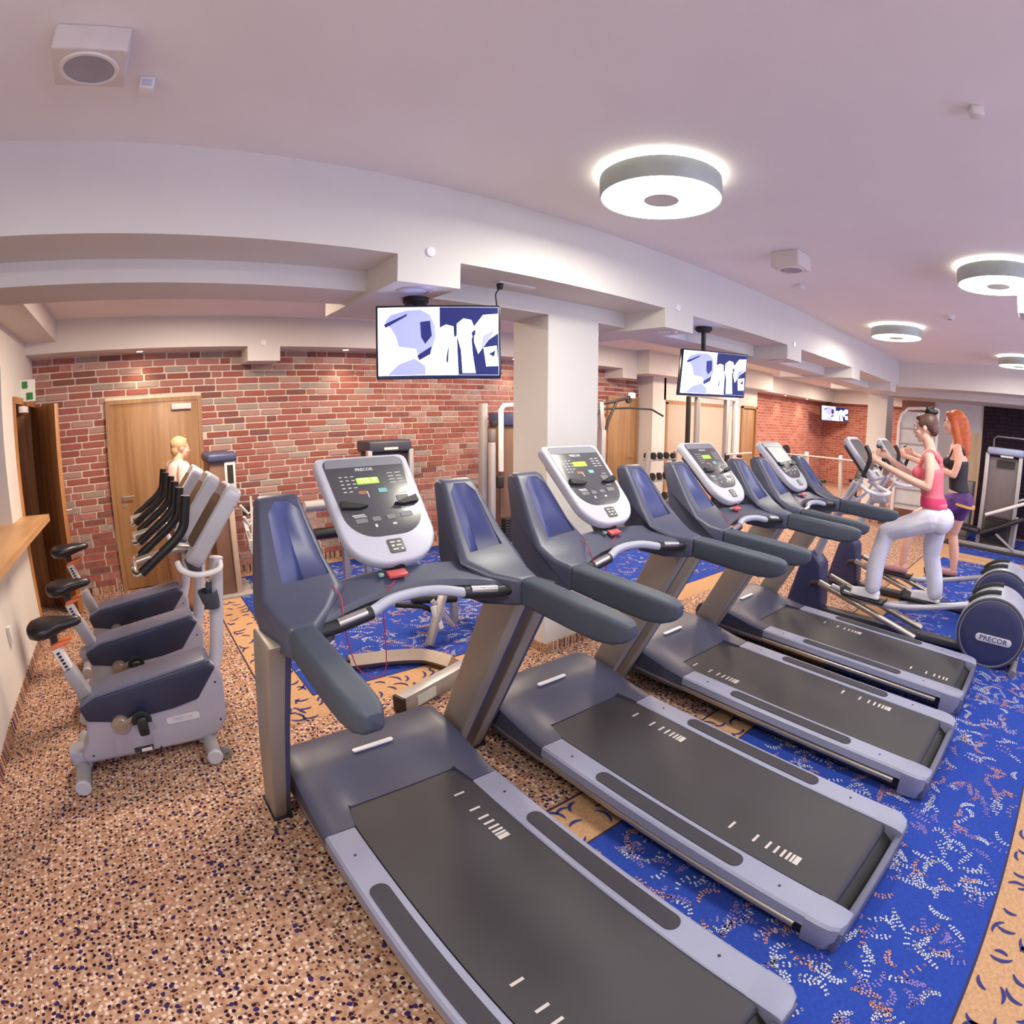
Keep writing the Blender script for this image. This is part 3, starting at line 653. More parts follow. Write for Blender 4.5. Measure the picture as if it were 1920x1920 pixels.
        cb = B(); top_ = [cb.bm.verts.new(p+nrm*.08) for p in f]; su = [cb.bm.verts.new(p+nrm*.004) for p in f]; lo = [cb.bm.verts.new(p) for p in (mid0, mid1)]; F_ = cb.bm.faces.new
        F_(top_)
        for i in range(6): F_((top_[i], su[i], su[(i+1) % 6], top_[(i+1) % 6]))
        F_((su[0], lo[0], su[1])); F_((su[1], lo[0], lo[1], su[2])); F_((su[2], lo[1], su[3])); F_((su[3], lo[1], su[4])); F_((su[4], lo[1], su[5])); F_((su[5], lo[1], lo[0], su[0]))
        cm = cb.mesh('cut', smooth=0); cm.materials.append(POCK)
        me = boolcut(me, cm); me.set_sharp_from_angle(angle=math.radians(38)); me.name = 'wing'
        w = link('wing', me, TMG, t)
        # hand rail
        R = []
        for y, zc, hw, hh in ((1.548, 1.0955, .0445, .0535), (1.50, 1.094, .0455, .055), (1.30, 1.082, .0455, .056), (1.17, 1.077, .045, .055), (1.10, 1.079, .041, .048), (1.06, 1.084, .034, .037), (1.037, 1.089, .019, .020)):
            R.append([(s*.438+px, yy(y), zc+pz) for px, pz in rrect(hw*2, hh*2, min(hw, hh)*.5, 4)])
        B().rings(R).ob('hand_rail', mat('rail_rubber', (62, 70, 86), .6, bump=.2, bscale=500), t, smooth=50)
    # dashboard between the wings
    R = []
    for x in (-.41, -.34, -.27, -.18, -.09, 0, .09, .18, .27, .34, .41):
        e = min(1, (abs(x)/.36))**2; r_ = 1.695-.10*e
        R.append([(x, yy(r_+.012), 1.125-.03*e), (x, yy(r_), 1.145-.025*e), (x, yy(r_+.012), 1.170-.036*e), (x, yy(r_+.05), 1.190-.042*e), (x, yy(1.775), 1.212-.03*e), (x, yy(1.84), 1.196-.04*e), (x, yy(1.84), 1.12), (x, yy(1.76), 1.085)])
    dash = B().rings(R).ob('dashboard', TMG, t, smooth=35)
    B().box((-.025, yy(1.735), 1.203), (.075, .038, .016), Matrix.Rotation(.32, 4, 'X')).ob('stop_switch', REDM, dash, bevel=.005)
    B().box((-.085, yy(1.742), 1.206), (.018, .018, .012)).ob('key', mat('key_green', (120, 170, 150), .4), dash, bevel=.003)
    gp = smoothpath([(-.385, yy(1.600), 1.100), (-.30, yy(1.605), 1.108), (-.20, yy(1.615), 1.120), (-.10, yy(1.650), 1.140), (0, yy(1.662), 1.145), (.10, yy(1.650), 1.140), (.20, yy(1.615), 1.120), (.30, yy(1.605), 1.108), (.392, yy(1.600), 1.102)], 4)
    gb = B().tube(gp, .019, 12).ob('grip_bar', GRIPM, t)
    for s in (-1, 1):
        gg = B().tube([(s*.182, yy(1.620), 1.123), (s*.30, yy(1.605), 1.108), (s*.372, yy(1.600), 1.102)], .0235, 12).ob('grip', BLK, gb)
        B().tube([(s*.205, yy(1.610), 1.131), (s*.31, yy(1.597), 1.118)], .017, 10).ob('pulse_plate', CHROME, gg)
    # console
    nk = B().tube([(0, yy(1.80), 1.18), (0, yy(1.86), 1.24), (0, yy(1.95), 1.36)], [.07, .06, .05], 12, sy=.55, up=(1, 0, 0)).ob('console_neck', TMD, t)
    cs = cpoly(outline(.200, .186, 0, .505, .035, .150), 0, -.05).ob('console', CONS, t, bevel=.014, bseg=3, smooth=50)
    cpoly(outline(.165, .15, .06, .46, .03, .12), -.045, -.08).ob('rear_shell', TMD, cs, bevel=.01)
    pn = cpoly(outline(.171, .160, .018, .392, .03, .115), -.002, .003).ob('panel', PANELM, cs, bevel=.002)
    hd = cpoly(outline(.163, .165, .022, .063, .02, .004), .0025, .0045).ob('header', PANELH, pn)
    text('logo', 'PRECOR', .020, PRINT, pn, Matrix.Translation(PC(-.01, .079, .0046)) @ Matrix.Rotation(math.radians(45), 4, 'X'), .0006)
    b = B()
    def bar(u, v, w, hgt, hh=.0042):
        b.bm.faces.new([b.bm.verts.new(PC(u+du, v+dv, hh)) for du, dv in ((-w/2, -hgt/2), (w/2, -hgt/2), (w/2, hgt/2), (-w/2, hgt/2))])
    for r_ in range(5):
        for c_ in range(3):
            if r_ == 4 and c_ == 2: continue
            bar(-.118+c_*.024, .110+r_*.018, .013, .0045)
    for r_ in range(4):
        for c_ in range(2): bar(.092+c_*.034, .105+r_*.016, .024, .004)
    for u, v, w, hgt in ((-.03, .20, .004, .03), (.115, .205, .03, .003), (-.10, .292, .05, .005), (-.095, .30, .05, .004), (.10, .278, .04, .005), (-.045, .345, .01, .014), (.03, .345, .016, .009)): bar(u, v, w, hgt)
    tag(b.ob('key_legend', PRINT, pn, smooth=0, recalc=False), kind='stuff')
    for u, v, w, hgt in ((-.095, .318, .046, .02), (-.035, .316, .034, .02), (.025, .314, .034, .02), (.092, .308, .05, .022), (.105, .232, .05, .03)):
        cpoly(rrect(w, hgt, .004, 3, (u, v)), .002, .005).ob('key_pad', mat('key_grey', (112, 112, 116), .45), pn)
    cpoly(rrect(.034, .016, .004, 3, (-.05, .190)), .002, .0045).ob('stop_key', mat('key_orange', (150, 96, 72), .4), pn)
    cpoly(rrect(.036, .02, .004, 3, (.035, .187)), .002, .0045).ob('start_key', mat('key_teal', (110, 170, 168), .4), pn)
    lc = cpoly(rrect(.092, .030, .002, 2, (-.012, .135)), .002, .0046).ob('display', emit('lcd_green', (150, 205, 60), .75), pn)
    for s in (-1, 1):
        cpoly([(s*.055, .262), (s*.155, .232), (s*.158, .262), (s*.09, .270)] if s > 0 else [(s*.055, .262), (s*.09, .270), (s*.158, .262), (s*.155, .232)], .002, .022).ob('reading_ledge', BLK, pn)
    cpoly(rrect(.062, .058, .006, 3, (.0, .440)), -.001, .004).ob('navigation_key', mat('nav_key', (86, 84, 82), .5), cs, bevel=.001)
    b = B()
    for (u, v, w, hgt) in ((-.012, .425, .02, .006), (.014, .425, .014, .006), (-.014, .440, .012, .008), (.010, .440, .02, .006), (-.008, .456, .022, .006), (.018, .456, .01, .007)): bar(u, v, w, hgt, .0052)
    tag(b.ob('navigation_legend', PRINT, cs, smooth=0, recalc=False), kind='stuff')
    # safety cord
    cp = smoothpath([(-.285, yy(1.755), 1.215), (-.272, yy(1.70), 1.20), (-.268, yy(1.66), 1.17), (-.275, yy(1.63), 1.08), (-.22, yy(1.70), .90), (-.12, yy(1.78), .80), (-.09, yy(1.74), .86), (-.10, yy(1.70), 1.12), (-.05, yy(1.70), 1.19)], 5)
    B().tube(cp, .0022, 5).ob('safety_cord', mat('cord_red', (176, 52, 84), .6), t)
    for c in t.children: c.location.z -= FZ
    return t
def belt_marks(t, groups):
    belt = [c for c in t.children if c.name.startswith('belt')][0]
    b = B()
    for (x, y0) in groups:
        for d in (0, .122, .186, .226, .259, .284, .304, .320, .332):
            y = y0-d
            if y < .30: continue
            z = zt(y)-.0045; b.bm.faces.new([b.bm.verts.new(p) for p in ((x-.026, yy(y)-.006, z), (x+.026, yy(y)-.006, z), (x+.026, yy(y)+.006, z), (x-.026, yy(y)+.006, z))])
    tag(b.ob('belt_mark', TICK, belt, smooth=0, recalc=False), kind='stuff')
TMS = [(0.85, 1.15), (2.0, 1.164), (3.196, 1.172), (4.348, 1.197)]
LAB = ['nearest treadmill of the row, seen from behind with its deck running out of the picture', 'second treadmill from the camera, its console in front of the white pillar', 'third treadmill from the camera, its console below the second television', 'farthest treadmill of the row, beside the elliptical trainers']
tm0 = make_treadmill(LAB[0]); tms = [tm0]
for k in (1, 2, 3): tms.append(dup(tm0, (TMS[k][0]*TS, TMS[k][1]*TS, 0), 0, LAB[k]))
for t_, g in zip(tms, ([(.192, 1.728), (-.19, .83)], [(.188, 1.684), (-.186, .80)], [(-.208, 1.823), (.198, .905)], [(.172, 1.471), (-.188, .60)])): belt_marks(t_, g)
# the LED line on the nearest console, paper clipped to the farthest one
def find(t, *names):
    o = t
    for n in names: o = [c for c in o.children if c.name.split('.')[0] == n][0]
    return o
text('display_text', 'TO: B', .030, emit('lcd_text', (232, 255, 160), 1.2), find(tms[0], 'console', 'panel'), Matrix.Translation(PC(-.012, .135, .0052)) @ Matrix.Rotation(math.radians(45), 4, 'X'), .001)
cpoly([(-.14, .07), (.14, .07), (.145, .215), (-.13, .235)], .006, .0075).ob('paper_notice', mat('paper', (212, 212, 208), .8), find(tms[3], 'console', 'panel'))
# ------------------------------------------------------------------ upright exercise bikes
BK = mat('bike_shell', (160, 156, 170), 0.42, var=.02)
BKG = mat('bike_frame', (158, 156, 160), 0.4, 0.25)
NAVY = mat('bike_navy', (42, 46, 70), 0.4)
NAVT = mat('bike_navy_top', (96, 98, 122), 0.42)
LEATH = mat('saddle_vinyl', (28, 26, 32), 0.35)
ORNG = mat('collar_orange', (222, 118, 70), 0.5)
FOAM = mat('handle_foam', (20, 20, 24), 0.45)
def X(v): return v+.15
def make_bike(label):
    t = thing('exercise_bike', label, 'exercise bike', (-.15, 3.02, 0), 0, 'upright exercise bikes')
    P = [(-.57, .075), (.08, .065), (.20, .085), (.265, .17), (.285, .42), (.25, .505), (.19, .525), (-.40, .44), (-.50, .40), (-.505, .32), (-.53, .20), (-.585, .13)]
    sh = B().prism([(X(a), b) for a, b in P], 'y', -.095, .095).ob('shell', BK, t, bevel=.022, bseg=3)
    Q = [(-.525, .405), (-.42, .452), (.20, .535), (.255, .49), (.125, .325), (-.02, .300), (-.32, .285), (-.50, .325)]
    B().prism([(X(a), b) for a, b in Q], 'y', -.108, .108).ob('side_cover', NAVY, t, bevel=.015, bseg=3)
    T_ = [(-.515, .425), (-.42, .466), (.20, .548), (.235, .525), (.20, .520), (-.42, .44), (-.51, .40)]
    B().prism([(X(a), b) for a, b in T_], 'y', -.10, .10).ob('top_cover', NAVT, t, bevel=.008)
    for s in (-1, 1):
        pl = B().prism([(X(.02)+a, .232+b) for a, b in rrect(.19, .04, .019, 6)], 'y', s*.094, s*.099).ob('logo_plate', mat('plate_silver', (200, 198, 204), .35), sh)
        text('logo', 'PRECOR', .030, mat('logo_grey', (150, 148, 156), .4), pl, Matrix.Translation((X(.02), s*.0995, .232)) @ (Matrix.Rotation(math.radians(90), 4, 'X') if s < 0 else Matrix.Rotation(math.pi, 4, 'Z') @ Matrix.Rotation(math.radians(90), 4, 'X')))
    B().lh(X(-.29), X(-.18), -.099, -.094, .085, .115).ob('rating_label', mat('label_dark', (50, 48, 54), .5), sh)
    B().lh(X(-.25), X(-.19), -.1005, -.099, .085, .103).ob('rating_sticker', mat('label_white', (214, 212, 212), .5), sh)
    for px, pz in ((-.52, .12), (.235, .40), (.225, .17), (-.14, .085)): B().lathe([(.001, -.001), (.006, -.001), (.006, .002)], (X(px), -.096, pz), 'y', 10).ob('screw', BLK, sh)
    for x, nm in ((-.60, 'rear'), (.135, 'front')):
        ft = B().tube([(X(x), -.27, .045), (X(x), .27, .045)], .043, 16).ob('stabiliser', BKG, t)
        for s in (-1, 1): B().lathe([(.002, s*.008), (.038, s*.008), (.045, 0), (.045, -s*.012)], (X(x), s*.27, .045), 'y', 16).ob('end_cap', mat('cap_grey', (176, 176, 186), .5), ft)
        B().prism([(X(x)-.05, .03), (X(x)+.05, .03), (X(x)+.07, .13), (X(x)-.06, .15)] if x < 0 else [(X(x)-.06, .03), (X(x)+.05, .03), (X(x)+.05, .13), (X(x)-.06, .11)], 'y', -.07, .07).ob('foot_bracket', BK, t, bevel=.015)
    for s in (-1, 1): B().lathe([(.012, -.015), (.034, -.015), (.034, .015), (.012, .015)], (X(.20), s*.23, .036), 'y', 18, True).ob('transport_wheel', mat('wheel_grey', (120, 116, 118), .5), t)
    # cranks
    for s, (ex, ez) in ((-1, (-.205, .325)), (1, (-.435, .235))):
        dk = B().lathe([(.002, s*.014), (.03, s*.014), (.034, s*.010), (.05, s*.010), (.053, 0), (.053, -s*.008)], (X(-.32), s*.112, .28), 'y', 24).ob('crank_disc', SILV, t)
        ar = B().beam((X(-.32), s*.128, .28), (X(ex), s*.128, ez), .014, .026).ob('crank_arm', SILV, t, bevel=.004)
        pd = B().box((X(ex)+.005, s*.185, ez-.035), (.055, .085, .10)).ob('pedal', BLK, ar, bevel=.012)
        B().tube([(X(ex), s*.13, ez), (X(ex), s*.17, ez)], .009, 8).ob('axle', SILV, pd)
        B().tube(arc((X(ex)+.005, s*.19, ez-.01), .04, -20, 200, 8, 'xz'), .008, 6, sy=2.2).ob('toe_strap', BLK, pd)
    # seat post and saddle
    sp = B().beam((X(-.465), 0, .40), (X(-.535), 0, .60), .085, .075, (1, 0, 0)).ob('seat_sleeve', BKG, t, bevel=.014)
    pp = B().beam((X(-.52), 0, .56), (X(-.575), 0, .725), .055, .05, (1, 0, 0)).ob('seat_post', mat('post_white', (212, 208, 212), .35), t, bevel=.006)
    for k in range(7):
        u = .12+k*.115; B().box((X(-.52-.055*u), -.029, .56+.165*u), (.018, .004, .012), Matrix.Rotation(math.radians(-18), 4, 'Y')).ob('height_mark', BLK, pp)
    B().prism([(X(-.60), .715), (X(-.50), .74), (X(-.47), .765), (X(-.585), .745)], 'y', -.04, .04).ob('seat_collar', ORNG, t, bevel=.006)
    R = []
    for x, w, zc, h in ((-.70, .05, .825, .03), (-.685, .095, .822, .045), (-.64, .125, .82, .055), (-.58, .118, .822, .052), (-.53, .075, .830, .043), (-.48, .045, .838, .034), (-.43, .033, .842, .027), (-.41, .016, .842, .014)):
        R.append([(X(x), w*math.cos(a), zc+h*math.sin(a)*(1 if math.sin(a) > 0 else .8)+(.012*abs(math.cos(a))**2 if x < -.5 else 0)) for a in [2*math.pi*k/16 for k in range(16)]])
    sd = B().rings(R).ob('saddle', LEATH, t, smooth=60)
    B().tube([(X(-.575), 0, .73), (X(-.575), 0, .79)], .022, 10).ob('saddle_clamp', BLK, sd)
    # column
    co = B().tube(smoothpath([(X(.235), 0, .40), (X(.285), 0, .55), (X(.325), 0, .80), (X(.355), 0, 1.06)], 4), .038, 14, sx=1.0, sy=1.25, up=(0, 1, 0)).ob('column', mat('column_grey', (192, 190, 200), .4), t, smooth=60)
    R = []
    for z, r in ((.80, .012), (.805, .045), (.84, .056), (.89, .062), (.90, .062), (.885, .055), (.84, .045)):
        R.append([(X(.30)+r*.85*math.cos(a)-.02*(z-.8)/.1, -.02+r*math.sin(a)-.03, z) for a in [2*math.pi*k/18 for k in range(18)]])
    B().rings(R).ob('bottle_holder', mat('holder_slate', (62, 68, 80), .45), t, smooth=50)
    B().prism([(X(.27), .86), (X(.34), .86), (X(.335), .94), (X(.285), .94)], 'y', -.03, .0).ob('holder_back', mat('holder_slate', (62, 68, 80), .45), t, bevel=.006)
    # console: long slab leaning to the rider
    a, b_ = Vector((X(.225), 0, 1.055)), Vector((X(.475), 0, 1.405)); d = (b_-a).normalized(); nrm = Vector((-d.z, 0, d.x))
    def CC(u, v, h): return a+d*v+Vector((0, u, 0))+nrm*h
    def slab(pts, h0, h1):
        bb = B(); r0 = [bb.bm.verts.new(CC(p[0], p[1], h0)) for p in pts]; r1 = [bb.bm.verts.new(CC(p[0], p[1], h1)) for p in pts]; n = len(pts)
        bb.bm.faces.new(r0); bb.bm.faces.new(r1[::-1])
        for i in range(n): bb.bm.faces.new((r0[i], r1[i], r1[(i+1) % n], r0[(i+1) % n]))
        return bb
    cs = slab(rrect(.30, .455, .06, 6, (0, .225)), -.035, .055).ob('console', CONS, t, bevel=.02, bseg=3, smooth=50)
    slab(rrect(.245, .30, .03, 5, (0, .225)), .050, .0575).ob('display', mat('bike_display', (74, 62, 50), .35, var=.3, vscale=40), cs)
    slab(rrect(.20, .06, .02, 4, (0, .405)), .050, .0575).ob('header', PANELH, cs)
    slab(rrect(.06, .02, .006, 3, (0, .035)), .052, .058).ob('button', BLK, cs)
    lp = B().tube(smoothpath([(X(.14), -.10, 1.085), (X(.16), -.13, 1.045), (X(.24), -.15, 1.015), (X(.35), -.10, 1.015), (X(.37), -.03, 1.04)], 5), .016, 10).ob('lift_handle', mat('handle_white', (222, 220, 224), .35), t)
    def hp(s): return [(X(.212), s*.205, 1.425), (X(.200), s*.205, 1.345), (X(.185), s*.205, 1.275), (X(.135), s*.208, 1.215), (X(.04), s*.21, 1.145), (X(-.045), s*.205, 1.082)]
    hb = B().tube(smoothpath(hp(-1)+[(X(-.075), -.17, 1.075), (X(-.080), -.10, 1.09), (X(-.080), .10, 1.09), (X(-.075), .17, 1.075)]+hp(1)[::-1], 4), .0155, 10).ob('handlebar', CHROME, t, smooth=60)
    B().tube(smoothpath([(X(.30), 0, 1.10), (X(.16), 0, 1.13), (X(.02), 0, 1.11), (X(-.078), 0, 1.09)], 4), .022, 10).ob('handlebar_stem', SILV, t, smooth=60)
    for s in (-1, 1):
        B().tube(smoothpath(hp(s), 4), .0245, 12).ob('foam_grip', FOAM, hb, smooth=60)
        B().box((X(.03), s*.21, 1.165), (.06, .02, .010), Matrix.Rotation(math.radians(-36), 4, 'Y')).ob('pulse_plate', CHROME, hb)
    return t
bk0 = make_bike('exercise bike nearest the camera, its whole side in view')
dup(bk0, (-.15, 3.80, 0), 0, 'middle exercise bike of the three by the counter')
bk3 = dup(bk0, (-.17, 4.55, 0), 0, 'exercise bike closest to the oak door in the brick wall')
for c in list(bk3.children):
    if c.name.split('.')[0] in ('saddle', 'seat_collar', 'seat_post'): c.location.z += .09; c.location.x -= .03
# ------------------------------------------------------------------ televisions
TVB = mat('tv_bezel', (20, 22, 44), 0.25)
E1 = emit('screen_white', (236, 240, 255), 1.55); E2 = emit('screen_grey', (150, 156, 214), .85); E3 = emit('screen_navy', (16, 26, 92), .8); E4 = emit('screen_black', (10, 16, 52), .4)
def television(TL, TR, BL, label, mount_to=None):
    TL, TR, BL = Vector(TL), Vector(TR), Vector(BL)
    c = (TR+BL)/2; ux = (TR-TL); w = ux.length; ux.normalize(); uz = (TL-BL); h = uz.length; uz.normalize(); un = uz.cross(ux); un.normalize()   # points to the back
    t = thing('television', label, 'television', c, 0, 'flat televisions hung from the beam')
    def P(u, v, d): return ux*((u-.5)*w)+uz*((.5-v)*h)+un*d
    def sl(pts, d0, d1):
        b = B(); r0 = [b.bm.verts.new(P(p[0], p[1], d0)) for p in pts]; r1 = [b.bm.verts.new(P(p[0], p[1], d1)) for p in pts]; n = len(pts)
        b.bm.faces.new(r0); b.bm.faces.new(r1[::-1])
        for i in range(n): b.bm.faces.new((r0[i], r1[i], r1[(i+1) % n], r0[(i+1) % n]))
        return b
    sl([(0, 0), (1, 0), (1, 1), (0, 1)], .002, .045).ob('case', TVB, t, bevel=.006)
    sl([(.2, .2), (.8, .2), (.8, .85), (.2, .85)], .04, .075).ob('rear_cover', TVB, t, bevel=.01)
    sc = sl([(.018, .03), (.982, .03), (.982, .955), (.018, .955)], .0, .004).ob('screen', E1, t)
    def N(pts): return [((x-905)/910*.964+.018, (y-630)/520*.925+.03) for x, y in pts]
    def shape(pts, m, d, nm): sl(N(pts), -d, -d+.0006).ob(nm, m, sc, smooth=0)
    shape([(1372, 632), (1813, 632), (1813, 1148), (1505, 1148), (1505, 1000), (1372, 1090)], E3, .0012, 'picture_background')
    shape([(960, 740), (1000, 690), (1120, 655), (1230, 650), (1300, 690), (1335, 770), (1340, 860), (1310, 960), (1215, 1010), (1190, 950), (1060, 930), (1040, 850), (1010, 800)], E2, .0012, 'picture_face')
    shape([(1225, 745), (1300, 735), (1312, 850), (1262, 912), (1232, 860)], E3, .0022, 'picture_hair')
    shape([(1200, 1000), (1310, 930), (1300, 990), (1215, 1036)], E3, .0022, 'picture_shadow')
    shape([(950, 760), (1130, 680), (1120, 700), (965, 785)], E3, .0022, 'picture_brow')
    shape([(975, 1146), (1060, 1065), (1180, 1022), (1262, 1080), (1262, 1146)], E2, .0012, 'picture_shoulder')
    shape([(1372, 790), (1420, 765), (1475, 780), (1480, 860), (1440, 905), (1420, 1020), (1420, 1146), (1372, 1146)], E1, .0022, 'picture_figure')
    shape([(1440, 890), (1500, 850), (1510, 1146), (1430, 1146)], E1, .0022, 'picture_figure')
    shape([(1500, 760), (1550, 718), (1610, 730), (1640, 800), (1610, 880), (1620, 1000), (1640, 1135), (1540, 1135), (1530, 960), (1500, 850)], E1, .0022, 'picture_figure')
    shape([(1630, 780), (1700, 690), (1812, 680), (1812, 830), (1740, 880), (1660, 990), (1630, 900)], E1, .0022, 'picture_figure')
    shape([(1700, 940), (1800, 925), (1812, 1080), (1720, 1085)], E1, .0022, 'picture_figure')
    shape([(1700, 850), (1790, 800), (1760, 850), (1680, 960)], E2, .003, 'picture_arm')
    shape([(1610, 830), (1640, 800), (1640, 840), (1620, 860)], E3, .003, 'picture_mark'); shape([(1740, 990), (1790, 960), (1780, 1010)], E3, .003, 'picture_mark')
    sl([(.02, .955), (.98, .955), (.98, .99), (.02, .99)], -.001, .002).ob('lower_bezel', mat('tv_gloss', (26, 40, 90), .2), t)
    if mount_to:
        m = Vector(mount_to)-c; k = un*.07
        mt = B().tube([m, Vector((m.x, m.y, h*.42)), k+Vector((0, 0, h*.2))], .02, 10).ob('mount_arm', BLK, t)
        B().lathe([(.002, 0), (.075, 0), (.075, -.025), (.055, -.045), (.002, -.045)], m, 'z', 20).ob('ceiling_plate', BLK, t)
    l = bpy.data.lights.new('screen_glow', 'AREA'); l.shape = 'RECTANGLE'; l.size = w*.9; l.size_y = h*.9; l.energy = 1.2; l.color = lin((150, 160, 255))
    o = bpy.data.objects.new('screen_glow', l); COL.objects.link(o); o.parent = t
    o.rotation_euler = Matrix((uz, ux, un)).transposed().to_euler(); l.size, l.size_y = h*.9, w*.9; o.location = -un*.02
    return t
television((1.240, 2.815, 2.36), (1.818, 2.462, 2.36), (1.247, 2.815, 1.956), 'large flat television hanging from the first beam bracket', (1.50, 2.84, 2.43))
television((3.985, 2.795, 2.36), (4.655, 2.53, 2.372), (3.93, 2.795, 1.958), 'flat television hanging from the beam above the third treadmill', (4.22, 2.74, 2.571))
television((15.9, 6.15, 2.37), (17.2, 5.75, 2.37), (15.95, 6.15, 1.93), 'small distant television in the corner of the brick walls', (16.7, 6.2, 2.5))
# plug and cable of the first television
t = thing('wall_plug', 'black plug with hanging cable on the beam soffit beside the first television', 'plug', (2.01, 2.73, 2.571))
B().lh(-.02, .26, -.03, .03, -.012, 0).ob('socket_plate', WHITEP, t, bevel=.003)
B().lathe([(.002, -.045), (.018, -.045), (.022, -.012), (.002, -.012)], (0, 0, 0), 'z', 14).ob('plug', BLK, t)
B().tube(smoothpath([(0, 0, -.04), (-.03, .0, -.08), (-.06, -.05, -.15), (-.11, -.12, -.21)], 5), .004, 6).ob('cable', BLK, t)
# ------------------------------------------------------------------ elliptical trainers
EL = mat('elliptical_silver', (176, 178, 194), 0.35, 0.35)
ELB = mat('elliptical_navy', (50, 54, 92), 0.4)
ELD = mat('elliptical_dark', (58, 58, 70), 0.5)
def make_elliptical(label, left_forward=True):
    t = thing('elliptical_trainer', label, 'elliptical trainer', (5.10, 1.0, 0), 0, 'elliptical trainers')
    def y(Y): return Y-1.0
    cy, cz, r = y(.15), .285, .282
    # drum housing
    dr = B().lathe([(.20, -.245), (r-.01, -.245), (r+.018, -.225), (r+.022, 0), (r+.018, .225), (r-.01, .245), (.20, .245)], (0, cy, cz), 'x', 48).ob('drum_housing', EL, t, smooth=35)
    for s in (-1, 1):
        sd = B().lathe([(.002, s*.258), (.20, s*.258), (r-.03, s*.252), (r-.012, s*.243), (.002, s*.235)], (0, cy, cz), 'x', 48).ob('side_disc', ELB, t, smooth=35)
        B().lathe([(r-.014, s*.243), (r-.002, s*.252), (r+.012, s*.243), (r-.002, s*.236)], (0, cy, cz), 'x', 48, True).ob('disc_rim', ELD, sd)
        pl = B().prism([(a+cy-.03, b+cz-.04) for a, b in rrect(.31, .062, .03, 6)], 'x', s*.255, s*.266).ob('logo_plate', mat('plate_silver', (200, 198, 204), .35), sd, bevel=.004)
        M = Matrix.Translation((s*.2665, cy-.03, cz-.04)) @ (Matrix.Rotation(math.radians(-90), 4, 'Z') if s < 0 else Matrix.Rotation(math.radians(90), 4, 'Z')) @ Matrix.Rotation(math.radians(90), 4, 'X')
        text('logo', 'PRECOR', .058, mat('logo_blue', (60, 74, 120), .4), pl, M, .0012, 1.1)
        # slot for the pedal arm
        P = [(cy+(r+.025)*math.cos(math.radians(a)), cz+(r+.025)*math.sin(math.radians(a))) for a in (38, 48, 60, 72, 84, 92)]
        B().tube([(s*.15, p[0], p[1]) for p in P], .03, 8, sy=.35, up=(1, 0, 0)).ob('arm_slot', BLK, dr)
    B().tube([(-.32, y(-.10), .03), (.32, y(-.10), .03)], .032, 14).ob('rear_stabiliser', SILV, t)
    B().lh(-.06, .06, y(-.12), y(2.1), .02, .075).ob('base_beam', ELD, t, bevel=.012)
    B().tube([(-.30, y(2.08), .035), (.30, y(2.08), .035)], .034, 14).ob('front_stabiliser', SILV, t)
    for s in (-1, 1):
        rp = B().tube([(s*.15, y(1.78), .34), (s*.15, y(.80), .055)], .03, 12).ob('ramp_rail', SILV, t)
        B().tube([(s*.15, y(1.78), .34), (s*.12, y(1.86), .32), (s*.06, y(1.95), .20)], .022, 10).ob('ramp_bracket', ELD, rp)
    # cowl at the foot of the column
    B().prism([(y(1.75), .06), (y(2.12), .06), (y(2.02), .48), (y(1.93), .62), (y(1.80), .50)], 'x', -.115, .115).ob('front_cowl', ELB, t, bevel=.03, bseg=3)
    co = B().tube(smoothpath([(0, y(1.93), .45), (0, y(1.83), .75), (0, y(1.68), 1.08), (0, y(1.58), 1.28)], 4), .042, 14).ob('column', EL, t, smooth=60)
    B().prism([(y(1.52), 1.0), (y(1.72), .98), (y(1.74), 1.12), (y(1.60), 1.16)], 'x', -.09, .09).ob('column_cover', EL, t, bevel=.03, bseg=3)
    # console
    a, b_ = Vector((0, y(1.36), 1.345)), Vector((0, y(1.655), 1.69)); d = (b_-a).normalized(); nrm = Vector((0, -d.z, d.y)); L = (b_-a).length
    def slab(pts, h0, h1):
        bb = B(); q = [[bb.bm.verts.new(a+d*p[1]+Vector((p[0], 0, 0))+nrm*h) for p in pts] for h in (h0, h1)]; n = len(pts)
        bb.bm.faces.new(q[0]); bb.bm.faces.new(q[1][::-1])
        for i in range(n): bb.bm.faces.new((q[0][i], q[1][i], q[1][(i+1) % n], q[0][(i+1) % n]))
        return bb
    cs = slab(rrect(.37, L, .07, 6, (0, L/2)), -.05, .0).ob('console', CONS, t, bevel=.015, bseg=3, smooth=50)
    slab(rrect(.30, L*.72, .05, 5, (0, L*.56)), -.002, .003).ob('panel', PANELM, cs)
    slab(rrect(.06, .05, .01, 3, (0, L*.1)), -.002, .003).ob('navigation_key', mat('nav_key', (86, 84, 82), .5), cs)
    slab(rrect(.30, L*.8, .05, 5, (0, L*.52)), -.085, -.045).ob('rear_shell', ELD, cs, bevel=.012)
    lp = B().tube(smoothpath([(-.17, y(1.52), 1.30), (-.20, y(1.40), 1.24), (-.14, y(1.30), 1.22), (0, y(1.27), 1.22), (.14, y(1.30), 1.22), (.20, y(1.40), 1.24), (.17, y(1.52), 1.30)], 5), .019, 12).ob('grip_loop', mat('handle_white', (222, 220, 224), .35), t)
    for s in (-1, 1):
        f = (s < 0) == left_forward
        hl = B().tube(smoothpath([(s*.10, y(1.62), 1.10), (s*.22, y(1.56), 1.16), (s*.24, y(1.46), 1.34), (s*.235, y(1.40), 1.52), (s*.22, y(1.45), 1.62)], 5), .015, 10).ob('upright_handle', EL, t, smooth=60)
        B().tube(smoothpath([(s*.24, y(1.455), 1.36), (s*.235, y(1.40), 1.52), (s*.22, y(1.45), 1.62)], 4), .020, 10).ob('foam_grip', FOAM, hl, smooth=60)
        pY, pz = (1.33, .275) if f else (.83, .285)
